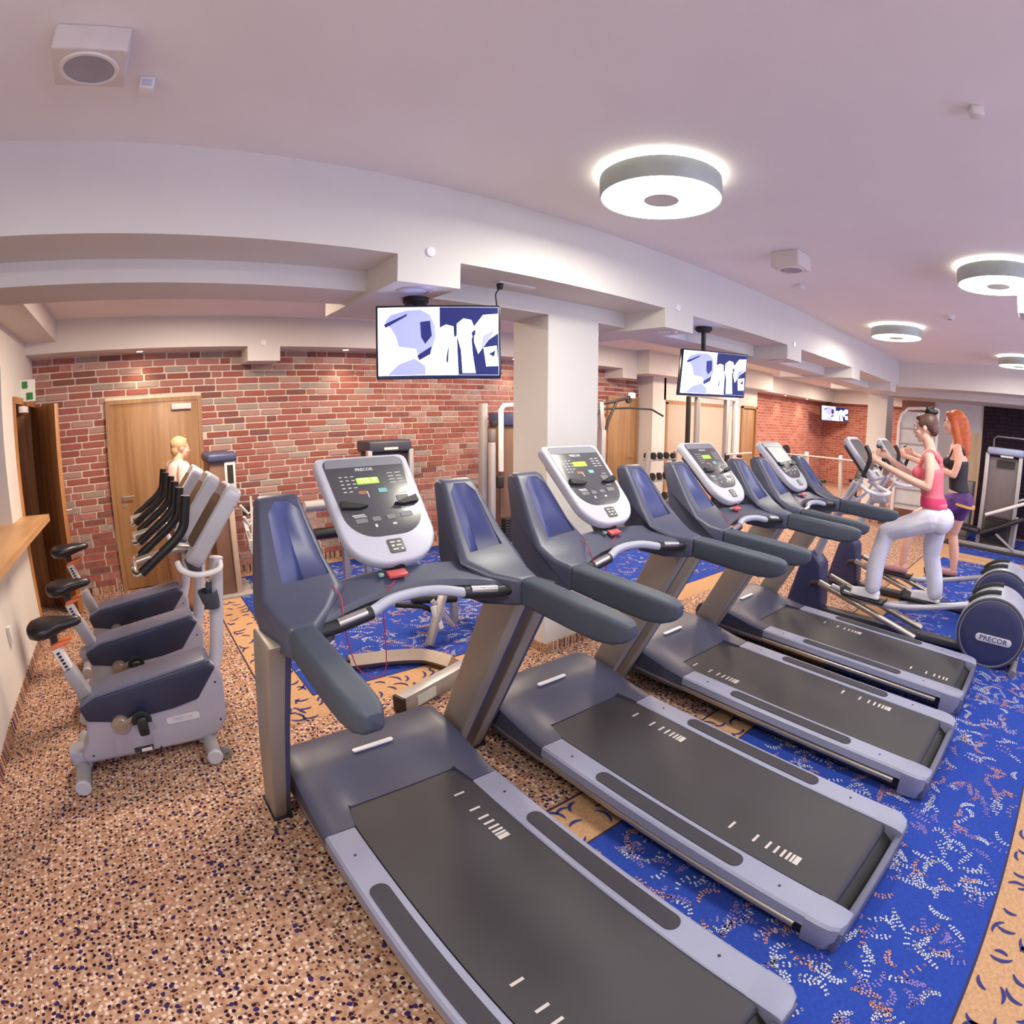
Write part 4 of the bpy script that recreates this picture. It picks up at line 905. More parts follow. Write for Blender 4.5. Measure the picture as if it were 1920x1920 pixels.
        end = (s*.15, y(pY+.32), pz-.06+(.12 if f else -.02))
        st = (s*.15, cy+.24, cz+.16 if f else cz+.10)
        ar = B().tube(smoothpath([st, (s*.15, y(pY-.42 if f else .62), pz+.03), (s*.15, y(pY), pz), end], 4), .026, 12).ob('pedal_arm', EL, t, smooth=60)
        pd = B().prism([(y(pY-.20), pz+.005), (y(pY+.20), pz+.02), (y(pY+.22), pz+.09), (y(pY+.205), pz+.09), (y(pY+.19), pz+.045), (y(pY-.19), pz+.03), (y(pY-.21), pz+.06)], 'x', s*.15-.075, s*.15+.075).ob('foot_plate', BLK, ar, bevel=.006)
        B().lathe([(.008, -.02), (.03, -.02), (.03, .02), (.008, .02)], (s*.15, end[1], end[2]-.03), 'x', 16, True).ob('roller', ELD, ar)
    return t
el0 = make_elliptical('elliptical trainer under the woman in the pink top, its round drum facing the camera')
dup(el0, (6.25, 1.02, 0), 0, 'elliptical trainer under the red-haired woman, behind the first one')
# ------------------------------------------------------------------ people
SKIN = mat('skin', (222, 176, 158), 0.55, var=.05, vscale=14)
SKIN2 = mat('skin_fair', (228, 172, 150), 0.55, var=.05, vscale=14)
def voxel(b, name, m, size, parent=None, smooth=2):
    me = b.mesh(name, smooth=0); o = bpy.data.objects.new('v', me); COL.objects.link(o)
    r = o.modifiers.new('r', 'REMESH'); r.mode = 'VOXEL'; r.voxel_size = size; r.use_smooth_shade = True
    if smooth: s = o.modifiers.new('s', 'SMOOTH'); s.factor = .5; s.iterations = smooth
    dg = bpy.context.evaluated_depsgraph_get(); dg.update(); out = bpy.data.meshes.new_from_object(o.evaluated_get(dg)); bpy.data.objects.remove(o)
    out.name = name; out.materials.clear(); out.polygons.foreach_set('use_smooth', [True]*len(out.polygons))
    return link(name, out, m, parent)
def limb(b, pts, rad, seg=12, sub=4):
    n = len(pts); P = smoothpath(pts, sub); R = []
    for i in range(len(P)):
        k = min(i/sub, n-1); j = min(int(k), n-2); R.append(rad[j]+(rad[j+1]-rad[j])*(k-j))
    b.tube(P, R, seg); b.ball(P[0], R[0]*.99, 12); b.ball(P[-1], R[-1]*.99, 12)
def ell(b, c, r, rot=None): b.ball(c, r, 16, rot)
def hand(b, wrist, direc, palmn, side, grip=True, sc=1.0):
    """five-fingered hand; direc = wrist->knuckles, palmn = palm normal, side = thumb side vector"""
    w, d, n, s = Vector(wrist), Vector(direc).normalized(), Vector(palmn).normalized(), Vector(side).normalized()
    M = Matrix((s, d, n)).transposed()
    b.ball(w+d*.045*sc, (.040*sc, .052*sc, .017*sc), 12, M)
    for k, (off, L) in enumerate(((.030, .070), (.011, .080), (-.009, .075), (-.028, .058))):
        p0 = w+d*.082*sc+s*off*sc; c1 = .55 if grip else .2; L *= sc
        p1 = p0+(d*math.cos(c1)+n*math.sin(c1))*L*.45; c2 = 1.55 if grip else .4
        p2 = p1+(d*math.cos(c2)+n*math.sin(c2))*L*.32; c3 = 2.3 if grip else .6
        p3 = p2+(d*math.cos(c3)+n*math.sin(c3))*L*.23
        b.tube([p0-d*.02, p0, p1, p2, p3], [.0095*sc, .0095*sc, .009*sc, .0085*sc, .007*sc], 8)
    p0 = w+d*.025*sc+s*.030*sc; p1 = p0+(s*.6+d*.5+n*.5).normalized()*.040*sc; p2 = p1+(d*.75+n*.65-s*.1).normalized()*.032*sc
    b.tube([p0-s*.012, p0, p1, p2], [.012*sc, .012*sc, .0105*sc, .0085*sc], 8)
def head(b, c, fwd, up, sc=1.0):
    """skull, jaw, nose, lips, brow, ears; c = centre of the head, fwd = look direction"""
    f, u = Vector(fwd).normalized(), Vector(up).normalized(); u = (u-f*u.dot(f)).normalized(); r = f.cross(u)
    M = Matrix((r, f, u)).transposed(); c = Vector(c)
    def q(x, y, z): return c+(r*x+f*y+u*z)*sc
    b.ball(q(0, -.012, .030), (.074*sc, .094*sc, .088*sc), 20, M)
    b.ball(q(0, .030, -.035), (.058*sc, .060*sc, .078*sc), 18, M)
    b.ball(q(0, .062, -.098), (.024*sc, .020*sc, .018*sc), 12, M)
    b.tube([q(0, .088, .012), q(0, .103, -.018), q(0, .109, -.028)], [.008*sc, .012*sc, .011*sc], 8); b.ball(q(0, .099, -.032), (.016*sc, .012*sc, .009*sc), 10, M)
    for s in (-1, 1):
        b.ball(q(s*.030, .080, .028), (.022*sc, .012*sc, .008*sc), 10, M); b.ball(q(s*.040, .062, -.025), (.022*sc, .02*sc, .02*sc), 10, M)
        b.ball(q(s*.076, -.008, -.005), (.008*sc, .018*sc, .028*sc), 10, M)
    b.ball(q(0, .088, -.058), (.022*sc, .010*sc, .006*sc), 10, M); b.ball(q(0, .087, -.068), (.020*sc, .010*sc, .007*sc), 10, M)
    return q, M
def face_details(par, q, M, sc, lip=(188, 108, 104)):
    EY = mat('eye_white', (232, 228, 226), .3); IR = mat('iris_brown', (60, 42, 36), .3); BR = mat('eyebrow', (70, 46, 38), .8)
    for s in (-1, 1):
        e = B().ball(q(s*.030, .080, .008), .0115*sc, 12).ob('eye', EY, par); B().ball(q(s*.030, .0885, .008), .0052*sc, 10).ob('iris', IR, e)
        B().tube([q(s*.014, .0955, .030), q(s*.030, .093, .036), q(s*.046, .084, .031)], .0042*sc, 6).ob('eyebrow', BR, par)
    b = B(); b.tube([q(-.020, .092, -.062), q(-.008, .098, -.059), q(.008, .098, -.059), q(.020, .092, -.062)], .0055*sc, 6); b.ob('lips', mat('lips', lip, .4), par)
def torso(b, pel, wai, che, nec, w, d, k=1.0, lean=None):
    """pelvis, waist, chest, neck base along the spine; w,d half widths (pelvis, waist, chest, shoulder)"""
    P = [Vector(pel)-Vector((0, 0, .06)), Vector(pel), Vector(wai), Vector(che), Vector(nec)-Vector((0, 0, .05)), Vector(nec)]
    Wd = (w[0]*.80, w[0], w[1], w[2], w[3]*.62, .055); Dp = (d[0]*.75, d[0], d[1], d[2], d[3], .05)
    C = smoothpath(P, 5); R = []
    for i, c in enumerate(C):
        t = i/5; j = min(int(t), 4); f = t-j; ww = (Wd[j]+(Wd[j+1]-Wd[j])*f)*k; dd = (Dp[j]+(Dp[j+1]-Dp[j])*f)*k
        R.append([(c.x+ww*math.cos(a), c.y+dd*math.sin(a), c.z) for a in [2*math.pi*m/20 for m in range(20)]])
    b.rings(R)
# --- woman in the pink top on the first elliptical (faces +Y) -------------------------------------------------
def woman_one():
    x = 5.10; t = thing('person', 'woman with a dark topknot, pink tank top and pale grey trousers', 'person', (x, .85, .31))
    def p(dx, Y, z): return (dx, Y-.85, z-.31)
    b = B()
    pel, wai, che, nec = p(0, .83, 1.10), p(0, .875, 1.26), p(0, .905, 1.46), p(0, .925, 1.63)
    torso(b, pel, wai, che, nec, (.165, .125, .150, .185), (.115, .085, .100, .075))
    for s in (-1, 1): ell(b, p(s*.07, .995, 1.44), (.062, .055, .06)); ell(b, p(s*.07, .755, 1.06), (.095, .085, .10)); ell(b, p(s*.155, .905, 1.575), (.05, .05, .05))
    limb(b, [p(0, .92, 1.58), p(0, .935, 1.66), p(0, .965, 1.735)], [.06, .048, .046])
    q, M = head(b, p(0, .985, 1.815), (0.0, .985, -.17), (0, 0, 1), .98)
    hl, hr = p(-.225, 1.345, 1.505), p(.22, 1.36, 1.53)
    limb(b, [p(-.165, .90, 1.58), p(-.215, .875, 1.46), p(-.235, .88, 1.345)], [.046, .040, .034]); limb(b, [p(-.235, .88, 1.345), p(-.232, 1.05, 1.39), hl], [.036, .034, .022])
    limb(b, [p(.165, .91, 1.58), p(.21, 1.00, 1.46), p(.225, 1.09, 1.385)], [.046, .040, .034]); limb(b, [p(.225, 1.09, 1.385), p(.225, 1.22, 1.44), hr], [.036, .034, .022])
    hand(b, hl, (0.02, .8, .35), (.9, .2, -.2), (0, -.3, .9), True, .95); hand(b, hr, (-.02, .8, .35), (-.9, .2, -.2), (0, -.3, .9), True, .95)
    limb(b, [p(-.085, .84, 1.06), p(-.11, 1.04, .985), p(-.125, 1.215, .905)], [.10, .082, .058]); limb(b, [p(-.125, 1.215, .905), p(-.14, 1.26, .66), p(-.15, 1.265, .43)], [.058, .054, .036])
    limb(b, [p(.085, .82, 1.06), p(.11, .83, .88), p(.135, .835, .74)], [.10, .082, .058]); limb(b, [p(.135, .835, .74), p(.145, .775, .55), p(.15, .745, .40)], [.056, .052, .036])
    for s, ax, az in ((-1, 1.265, .385), (1, .765, .385)):
        limb(b, [p(s*.15, ax-.03, az), p(s*.15, ax+.06, az-.03), p(s*.15, ax+.15, az-.035)], [.034, .032, .024], 10, 3)
    body = voxel(b, 'body', SKIN, .0075, t)
    face_details(body, q, M, .98)
    # hair, topknot and bow
    b = B(); b.ball(q(0, -.028, .042), (.080, .094, .090), 20, M); b.ball(q(0, -.075, -.01), (.062, .045, .07), 16, M); b.ball(q(0, .03, .095), (.06, .045, .025), 14, M)
    for s in (-1, 1): b.ball(q(s*.066, -.005, .045), (.014, .055, .045), 12, M)
    hair = voxel(b, 'hair', mat('hair_brown', (86, 56, 48), .5, var=.25, vscale=60), .007, t, 1)
    b = B(); b.ball(q(0, -.055, .135), (.045, .05, .035), 14, M); b.ball(q(-.03, -.05, .155), (.03, .022, .03), 12, M); b.ball(q(.03, -.075, .15), (.034, .022, .03), 12, M); b.ball(q(0, -.10, .125), (.022, .035, .02), 12, M)
    voxel(b, 'hair_bow', mat('bow_black', (30, 24, 30), .5), .006, hair, 1)
    # tank top
    b = B(); K = 1.0
    torso(b, p(0, .835, 1.19), p(0, .875, 1.28), p(0, .905, 1.46), p(0, .915, 1.56), (.148, .139, .160, .150), (.108, .099, .112, .08))
    for s in (-1, 1): ell(b, p(s*.07, .998, 1.44), (.068, .062, .066)); limb(b, [p(s*.10, .985, 1.50), p(s*.105, .945, 1.60), p(s*.09, .90, 1.63), p(s*.05, .835, 1.56)], [.024, .020, .018, .02], 8)
    ell(b, p(0, .835, 1.52), (.05, .03, .06))
    top = voxel(b, 'tank_top', mat('top_pink', (222, 108, 122), .7, var=.1), .0085, t)
    b = B(); R = []
    for z, w, d in ((1.165, .156, .118), (1.185, .158, .119), (1.235, .150, .112), (1.25, .146, .108)):
        c = Vector(p(0, .845+(z-1.165)*.2, z)); R.append([(c.x+w*math.cos(a), c.y+d*math.sin(a), c.z) for a in [2*math.pi*m/24 for m in range(24)]])
    b.rings(R).ob('waistband', mat('band_magenta', (196, 52, 100), .7), top, smooth=60)
    # trousers
    b = B(); torso(b, p(0, .825, 1.08), p(0, .845, 1.15), p(0, .85, 1.17), p(0, .85, 1.19), (.178, .165, .155, .22), (.125, .118, .11, .10)) if False else None
    ell(b, p(0, .825, 1.09), (.178, .128, .105))
    for s in (-1, 1): ell(b, p(s*.072, .755, 1.06), (.104, .094, .11))
    limb(b, [p(-.088, .84, 1.07), p(-.11, 1.04, .985), p(-.128, 1.22, .905)], [.112, .096, .078]); limb(b, [p(-.128, 1.215, .90), p(-.14, 1.262, .66), p(-.15, 1.265, .47), p(-.15, 1.262, .415)], [.078, .080, .078, .074])
    limb(b, [p(.088, .82, 1.07), p(.11, .83, .88), p(.135, .835, .74)], [.112, .096, .078]); limb(b, [p(.135, .835, .74), p(.145, .778, .56), p(.15, .75, .44), p(.15, .745, .40)], [.078, .078, .076, .072])
    voxel(b, 'trousers', mat('trousers_grey', (204, 202, 218), .8, var=.06, vscale=9), .010, t, 3)
    for s, ax, az in ((-1, 1.265, .36), (1, .765, .372)):
        b = B(); limb(b, [p(s*.15, ax-.045, az), p(s*.15, ax+.06, az-.005), p(s*.15, ax+.165, az-.01)], [.040, .041, .033], 10, 3); b.lh(s*.15-.042, s*.15+.042, ax-.93, ax-.66, az-.31-.048, az-.31-.02)
        voxel(b, 'shoe', mat('shoe_white', (214, 212, 220), .6), .008, t, 1)
    return t
# --- red-haired woman on the second elliptical ----------------------------------------------------------------
def woman_two():
    x = 6.25; t = thing('person', 'woman with long red hair, black top and patterned purple shorts', 'person', (x, .80, .31))
    def p(dx, Y, z): return (dx, Y-.80, z-.31)
    b = B()
    torso(b, p(0, .79, 1.16), p(0, .81, 1.33), p(0, .83, 1.54), p(0, .85, 1.715), (.165, .125, .150, .185), (.115, .085, .100, .075))
    for s in (-1, 1): ell(b, p(s*.07, .92, 1.52), (.062, .055, .06)); ell(b, p(s*.07, .715, 1.12), (.095, .085, .10)); ell(b, p(s*.155, .83, 1.655), (.05, .05, .05))
    limb(b, [p(0, .84, 1.66), p(0, .86, 1.75), p(0, .885, 1.82)], [.06, .048, .046])
    q, M = head(b, p(0, .905, 1.905), (0.0, .99, -.1), (0, 0, 1), 1.0)
    hl, hr = p(-.225, 1.355, 1.53), p(.22, 1.36, 1.54)
    limb(b, [p(-.165, .825, 1.66), p(-.225, .80, 1.53), p(-.24, .83, 1.40)], [.046, .040, .034]); limb(b, [p(-.24, .83, 1.40), p(-.235, 1.05, 1.45), hl], [.036, .034, .022])
    limb(b, [p(.165, .835, 1.66), p(.22, .92, 1.54), p(.235, 1.02, 1.44)], [.046, .040, .034]); limb(b, [p(.235, 1.02, 1.44), p(.23, 1.2, 1.48), hr], [.036, .034, .022])
    hand(b, hl, (0.02, .8, .3), (.9, .2, -.2), (0, -.3, .9)); hand(b, hr, (-.02, .8, .3), (-.9, .2, -.2), (0, -.3, .9))
    limb(b, [p(-.085, .79, 1.12), p(-.11, 1.0, 1.03), p(-.125, 1.20, .93)], [.105, .085, .056]); limb(b, [p(-.125, 1.20, .93), p(-.14, 1.25, .68), p(-.15, 1.275, .41)], [.056, .056, .034])
    limb(b, [p(.085, .78, 1.12), p(.11, .80, .92), p(.135, .815, .77)], [.105, .085, .056]); limb(b, [p(.135, .815, .77), p(.145, .765, .56), p(.15, .75, .40)], [.056, .054, .034])
    for s, ax, az in ((-1, 1.28, .375), (1, .775, .38)): limb(b, [p(s*.15, ax-.03, az), p(s*.15, ax+.06, az-.03), p(s*.15, ax+.15, az-.035)], [.034, .032, .024], 10, 3)
    body = voxel(b, 'body', SKIN2, .009, t); face_details(body, q, M, 1.0)
    b = B(); b.ball(q(0, -.025, .045), (.086, .100, .092), 20, M); b.ball(q(0, -.085, -.05), (.080, .055, .11), 16, M); b.ball(q(0, .04, .095), (.066, .045, .028), 14, M)
    for s in (-1, 1): limb(b, [q(s*.07, -.01, .03), q(s*.085, -.03, -.08), q(s*.085, -.05, -.20), q(s*.07, -.06, -.30)], [.034, .040, .042, .022], 10); 
    limb(b, [q(0, -.09, .0), q(0, -.105, -.14), q(0, -.10, -.28), q(.01, -.09, -.37)], [.07, .075, .062, .03], 12)
    voxel(b, 'hair', mat('hair_red', (190, 92, 48), .5, var=.3, vscale=50), .009, t, 1)
    b = B(); torso(b, p(0, .79, 1.24), p(0, .81, 1.34), p(0, .83, 1.52), p(0, .845, 1.62), (.150, .138, .160, .140), (.108, .098, .112, .075))
    for s in (-1, 1): ell(b, p(s*.07, .923, 1.515), (.068, .062, .062)); limb(b, [p(s*.10, .90, 1.58), p(s*.105, .86, 1.68), p(s*.09, .81, 1.69), p(s*.07, .76, 1.60)], [.018, .014, .014, .016], 8)
    voxel(b, 'top', mat('top_black', (34, 28, 38), .7), .009, t)
    b = B(); ell(b, p(0, .785, 1.16), (.176, .127, .115))
    for s in (-1, 1): ell(b, p(s*.072, .715, 1.12), (.104, .094, .11))
    limb(b, [p(-.088, .79, 1.13), p(-.10, .92, 1.065)], [.115, .108]); limb(b, [p(.088, .78, 1.13), p(.10, .79, 1.0)], [.115, .108])
    sh = voxel(b, 'shorts', mat('shorts_purple', (86, 44, 110), .7, var=.35, vscale=14), .010, t)
    b = B(); R = []
    for z, w, d in ((1.105, .203, .166), (1.13, .203, .166)):
        R.append([(w*math.cos(a), p(0, .765, 0)[1]+d*math.sin(a), z-.31+.03*math.sin(a)) for a in [2*math.pi*m/24 for m in range(24)]])
    b.rings(R).ob('stripe', mat('stripe_yellow', (206, 160, 84), .7), sh, smooth=60)
    for s, ax, az in ((-1, 1.28, .352), (1, .775, .365)):
        b = B(); limb(b, [p(s*.15, ax-.045, az), p(s*.15, ax+.06, az-.005), p(s*.15, ax+.165, az-.01)], [.040, .041, .033], 10, 3)
        voxel(b, 'shoe', mat('shoe_rose', (176, 130, 140), .6), .009, t, 1)
    return t
# --- person passing in front of the oak door --------------------------------------------------------------------
def passer():
    t = thing('person', 'person in a pale pink shirt walking past the oak door behind the bikes', 'person', (.36, 5.55, 0), math.radians(-75))
    b = B()
    torso(b, (0, 0, .88), (0, .01, 1.06), (0, .01, 1.26), (0, .01, 1.43), (.165, .145, .165, .20), (.11, .10, .11, .08))
    for s in (-1, 1): ell(b, (s*.165, .01, 1.375), (.055, .055, .055))
    limb(b, [(0, 0, 1.37), (0, .012, 1.44), (0, .025, 1.49)], [.062, .05, .048])
    q, M = head(b, (0, .045, 1.545), (0, 1, -.05), (0, 0, 1), .86)
    for s in (-1, 1):
        limb(b, [(s*.185, .0, 1.38), (s*.22, -.02*s, 1.20), (s*.235, -.03*s, 1.06)], [.05, .043, .037]); limb(b, [(s*.235, -.03*s, 1.06), (s*.24, .05+.02*s, .94), (s*.23, .11+.03*s, .84)], [.038, .036, .024])
        hand(b, (s*.23, .11+.03*s, .84), (0, .35, -.93), (-s, .1, 0), (0, .95, .3), False, .9)
        limb(b, [(s*.085, 0, .86), (s*.095, .06*s, .66), (s*.10, .09*s, .47)], [.105, .085, .06]); limb(b, [(s*.10, .09*s, .47), (s*.10, .06*s-.02, .27), (s*.10, .02*s-.05, .09)], [.058, .056, .038])
        limb(b, [(s*.10, .02*s-.07, .05), (s*.10, .02*s+.04, .04), (s*.10, .02*s+.13, .035)], [.036, .034, .026], 10, 3)
    body = voxel(b, 'body', SKIN2, .009, t); face_details(body, q, M, .86)
    b = B(); b.ball(q(0, -.02, .045), (.072, .084, .078), 18, M); b.ball(q(0, .03, .09), (.055, .04, .022), 12, M); b.ball(q(0, -.065, -.02), (.056, .04, .06), 14, M)
    voxel(b, 'hair', mat('hair_sandy', (196, 158, 120), .6, var=.2, vscale=50), .008, t, 1)
    b = B(); torso(b, (0, 0, .93), (0, .01, 1.06), (0, .01, 1.26), (0, .01, 1.43), (.180, .160, .178, .205), (.125, .114, .122, .09))
    for s in (-1, 1): limb(b, [(s*.175, .005, 1.375), (s*.215, -.015*s, 1.23), (s*.225, -.02*s, 1.15)], [.064, .058, .056])
    voxel(b, 'shirt', mat('shirt_pink', (226, 196, 188), .8, var=.06), .010, t)
    b = B(); ell(b, (0, 0, .89), (.175, .125, .10))
    for s in (-1, 1): limb(b, [(s*.086, 0, .87), (s*.095, .06*s, .66), (s*.10, .09*s, .47)], [.115, .098, .078]); limb(b, [(s*.10, .09*s, .47), (s*.10, .06*s-.02, .27), (s*.10, .02*s-.05, .10)], [.076, .074, .07])
    voxel(b, 'trousers', mat('trousers_brown', (150, 108, 80), .8), .012, t)
    for s in (-1, 1):
        b = B(); limb(b, [(s*.10, .02*s-.085, .042), (s*.10, .02*s+.04, .04), (s*.10, .02*s+.15, .036)], [.042, .042, .034], 10, 3)
        voxel(b, 'shoe', mat('shoe_dark', (60, 50, 50), .6), .009, t, 1)
woman_one(); woman_two(); passer()
# ------------------------------------------------------------------ strength machines
MGREY = mat('machine_grey', (176, 172, 172), 0.4, 0.35)
MDARK = mat('machine_dark', (44, 36, 36), 0.5)
MBROWN = mat('machine_shroud', (122, 92, 74), 0.5)
MSHR = mat('machine_smoke', (108, 96, 96), 0.4)
MBLUE = mat('machine_cap_blue', (66, 72, 108), 0.45)
VINYL = mat('pad_vinyl', (34, 30, 36), 0.45)
WPL = mat('weight_plate', (62, 58, 60), 0.45, .5)
WHITEM = mat('machine_white', (216, 212, 208), 0.4)
def bar(t, nm, pts, r, m, seg=10, sm=60): return B().tube(pts, r, seg).ob(nm, m, t, smooth=sm)
def sq(t, nm, a, b, w, h, m, bev=.006): return B().beam(a, b, w, h).ob(nm, m, t, bevel=bev)
def pad(t, nm, c, d, rot=None, m=None): return B().box(c, d, rot).ob(nm, m or VINYL, t, bevel=min(d)*.35, bseg=3)
def plates(t, x, y, z0, n, w, d, h=.03):
    for k in range(n): B().lh(x-w/2, x+w/2, y-d/2, y+d/2, z0+k*(h+.006), z0+k*(h+.006)+h).ob('weight_plate', WPL, t, bevel=.004)
# tower and lever machine by the brick wall, left
t = thing('weight_machine', 'brown weight tower with blue cap and white levers right of the oak door', 'weight machine', (.82, 5.80, 0))
B().lh(-.13, .02, -.08, .42, .03, 1.38).ob('shroud', MBROWN, t, bevel=.01)
B().lh(-.15, .15, -.12, .46, 1.37, 1.46).ob('cap', MBLUE, t, bevel=.03, bseg=3)
f = B().lh(.02, .13, -.10, -.04, 1.0, 1.38).ob('front_panel', WHITEM, t, bevel=.008)
B().lh(.045, .105, -.106, -.099, 1.16, 1.34).ob('window', MDARK, f)
B().lh(.03, .09, -.11, -.02, .02, .98).ob('front_post', mat('post_tan', (190, 168, 148), .4, .2), t, bevel=.01)
B().lh(-.16, .22, -.16, .45, 0, .03).ob('base_plate', MGREY, t, bevel=.006)
plates(t, -.05, .17, .08, 10, .10, .30)
for k, z in enumerate((.92, .80, .66, .55)): bar(t, 'lever', [(.16+.03*k, -.05, z), (.24, -.02, z-.10), (.30, 0, z-.05)], .016, WHITEM)
for z in (.74, .58, .46): bar(t, 'roller', [(.22, .02, z), (.62, .02, z)], .038, MGREY, 14)
bar(t, 'upright_rod', [(.27, -.03, .55), (.28, -.03, 1.0)], .012, WHITEM); pad(t, 'cam', (.24, 0, .86), (.10, .05, .12), None, MDARK)
sq(t, 'base_tube', (.20, -.02, .06), (.75, -.02, .06), .06, .05, MGREY); sq(t, 'link_arm', (.20, -.02, .75), (.26, -.02, .40), .03, .04, WHITEM); sq(t, 'knee_arm', (.26, -.02, .42), (.30, -.02, .34), .05, .05, WHITEM)
# tower behind the nearest console
t = thing('weight_machine', 'dark weight tower behind the console of the nearest treadmill', 'weight machine', (2.82, 6.02, 0))
B().lh(-.28, .28, -.05, .35, 1.33, 1.47).ob('cap', mat('cap_charcoal', (64, 64, 76), .45), t, bevel=.03, bseg=3)
B().lh(-.09, .09, -.055, -.048, 1.36, 1.39).ob('cap_label', WHITEM, t)
B().lh(-.25, .25, .0, .30, .05, 1.33).ob('shroud', MDARK, t, bevel=.01)
for s in (-1, 1): B().lh(s*.27-.03, s*.27+.03, -.05, .02, 0, 1.36).ob('upright', MGREY, t, bevel=.008)
plates(t, 0, -.02, .10, 9, .34, .10)
B().lh(-.33, .33, -.12, .36, 0, .04).ob('base_plate', MGREY, t, bevel=.006)
# leg machine between, with two rollers
t = thing('leg_machine', 'leg machine with grey and black rollers seen left of the nearest console', 'leg machine', (1.75, 5.0, 0))
bar(t, 'roller', [(-.30, 0, .95), (.04, 0, .95)], .05, MGREY, 16); bar(t, 'roller', [(-.22, 0, .68), (.06, 0, .68)], .055, FOAM, 16)
sq(t, 'roller_arm', (.02, 0, .98), (.10, .05, .50), .04, .05, MGREY); sq(t, 'upright', (.10, .05, .02), (.10, .05, .95), .06, .08, MGREY)
B().lh(-.2, .5, .0, .09, 0, .05).ob('base_tube', MGREY, t, bevel=.01); pad(t, 'seat', (.35, .05, .50), (.42, .34, .09)); pad(t, 'backrest', (.58, .05, .80), (.09, .34, .52))
sq(t, 'seat_post', (.32, .05, .03), (.34, .05, .47), .06, .06, MGREY)
# frame left of the pillar
t = thing('cable_machine', 'tall grey cable frame standing left of the white pillar', 'cable machine', (4.0, 5.55, 0))
B().lh(-.07, .0, -.05, .02, 0, 1.42).ob('front_post', MGREY, t, bevel=.008); B().lh(-.07, .0, -.05, .02, 1.42, 1.58).ob('post_sleeve', mat('sleeve', (140, 134, 130), .4, .4), t, bevel=.008); B().lh(-.05, .02, -.05, .02, 1.60, 1.68).ob('post_cap', MDARK, t, bevel=.008)
bar(t, 'arch', [(.13, .02, 1.05), (.13, .02, 1.82), (.18, .03, 1.87), (.40, .05, 1.88)], .035, WHITEM, 12); sq(t, 'rear_post', (.05, .30, 0), (.05, .30, 1.9), .08, .10, MGREY)
B().lh(.20, .46, .06, .40, 1.62, 1.78).ob('cap', MBLUE, t, bevel=.02); B().lh(.18, .46, .10, .40, .10, 1.62).ob('shroud', MBROWN, t, bevel=.008)
pad(t, 'pulley', (.10, 0, .92), (.10, .06, .16), None, MDARK); bar(t, 'cable', [(.10, 0, .86), (.10, 0, .30)], .004, BLK, 6); pad(t, 'low_pulley', (.08, 0, .24), (.10, .06, .10), None, MDARK)
plates(t, .30, .05, .12, 9, .22, .10); B().lh(-.1, .5, -.1, .45, 0, .04).ob('base_plate', MGREY, t, bevel=.006)
# lat pulldown
t = thing('lat_pulldown', 'lat pulldown machine with a long black bar in front of the second oak door', 'lat pulldown', (5.95, 5.6, 0))
sq(t, 'mast', (.03, 0, 0), (.03, 0, 1.55), .09, .10, MGREY); bar(t, 'brace', [(.08, 0, 1.45), (.17, 0, 1.70), (.36, 0, 2.0)], .022, MDARK); bar(t, 'boom', [(-.03, 0, 1.93), (.30, 0, 1.98), (.62, 0, 2.05)], .025, MDARK); sq(t, 'mast_top', (.03, 0, 1.5), (-.02, 0, 1.96), .07, .08, MGREY)
B().lathe([(.01, -.02), (.06, -.02), (.06, .02), (.01, .02)], (.62, 0, 2.02), 'y', 20, True).ob('pulley', MDARK, t); pad(t, 'pulley_cover', (.69, 0, 2.08), (.12, .08, .10), None, WHITEM)
bar(t, 'cable', [(.66, 0, 2.0), (.66, 0, 1.9)], .004, BLK, 6); bar(t, 'pull_bar', [(-.10, 0, 1.78), (.0, 0, 1.86), (.66, 0, 1.89), (1.19, 0, 1.885), (1.50, 0, 1.785)], .016, BLK)
pad(t, 'seat', (.62, 0, .48), (.40, .34, .08)); sq(t, 'seat_post', (.62, 0, 0), (.62, 0, .45), .08, .08, MGREY); bar(t, 'thigh_roller', [(.42, -.25, .66), (.42, .25, .66)], .05, FOAM, 14); sq(t, 'base_tube', (-.1, 0, .03), (.9, 0, .03), .08, .06, MGREY); plates(t, -.10, .05, .1, 10, .1, .3)
# cable crossover behind the third console
t = thing('cable_crossover', 'cable crossover with slim grey posts behind the third treadmill', 'cable crossover', (8.4, 5.2, 0))
for x, w, m in ((-.80, .035, BLK), (-.54, .07, MGREY), (.40, .07, MGREY), (.72, .08, WHITEM)): B().lh(x-w/2, x+w/2, -.04, .04, 0, 2.12).ob('post', m, t, bevel=.006)
sq(t, 'top_beam', (-.8, 0, 2.15), (.76, 0, 2.15), .07, .07, MGREY); sq(t, 'base_beam', (-.8, 0, .03), (.76, 0, .03), .10, .06, MGREY)
for x in (-.54, .40): pad(t, 'carriage', (x, -.06, 1.1), (.10, .08, .16), None, MDARK); plates(t, x, .12, .08, 8, .2, .12)
bar(t, 'straight_bar', [(.30, -.1, 1.16), (1.25, -.1, 1.17)], .014, WHITEM); pad(t, 'bar_clamp', (.78, -.1, 1.12), (.16, .05, .05), None, MDARK)
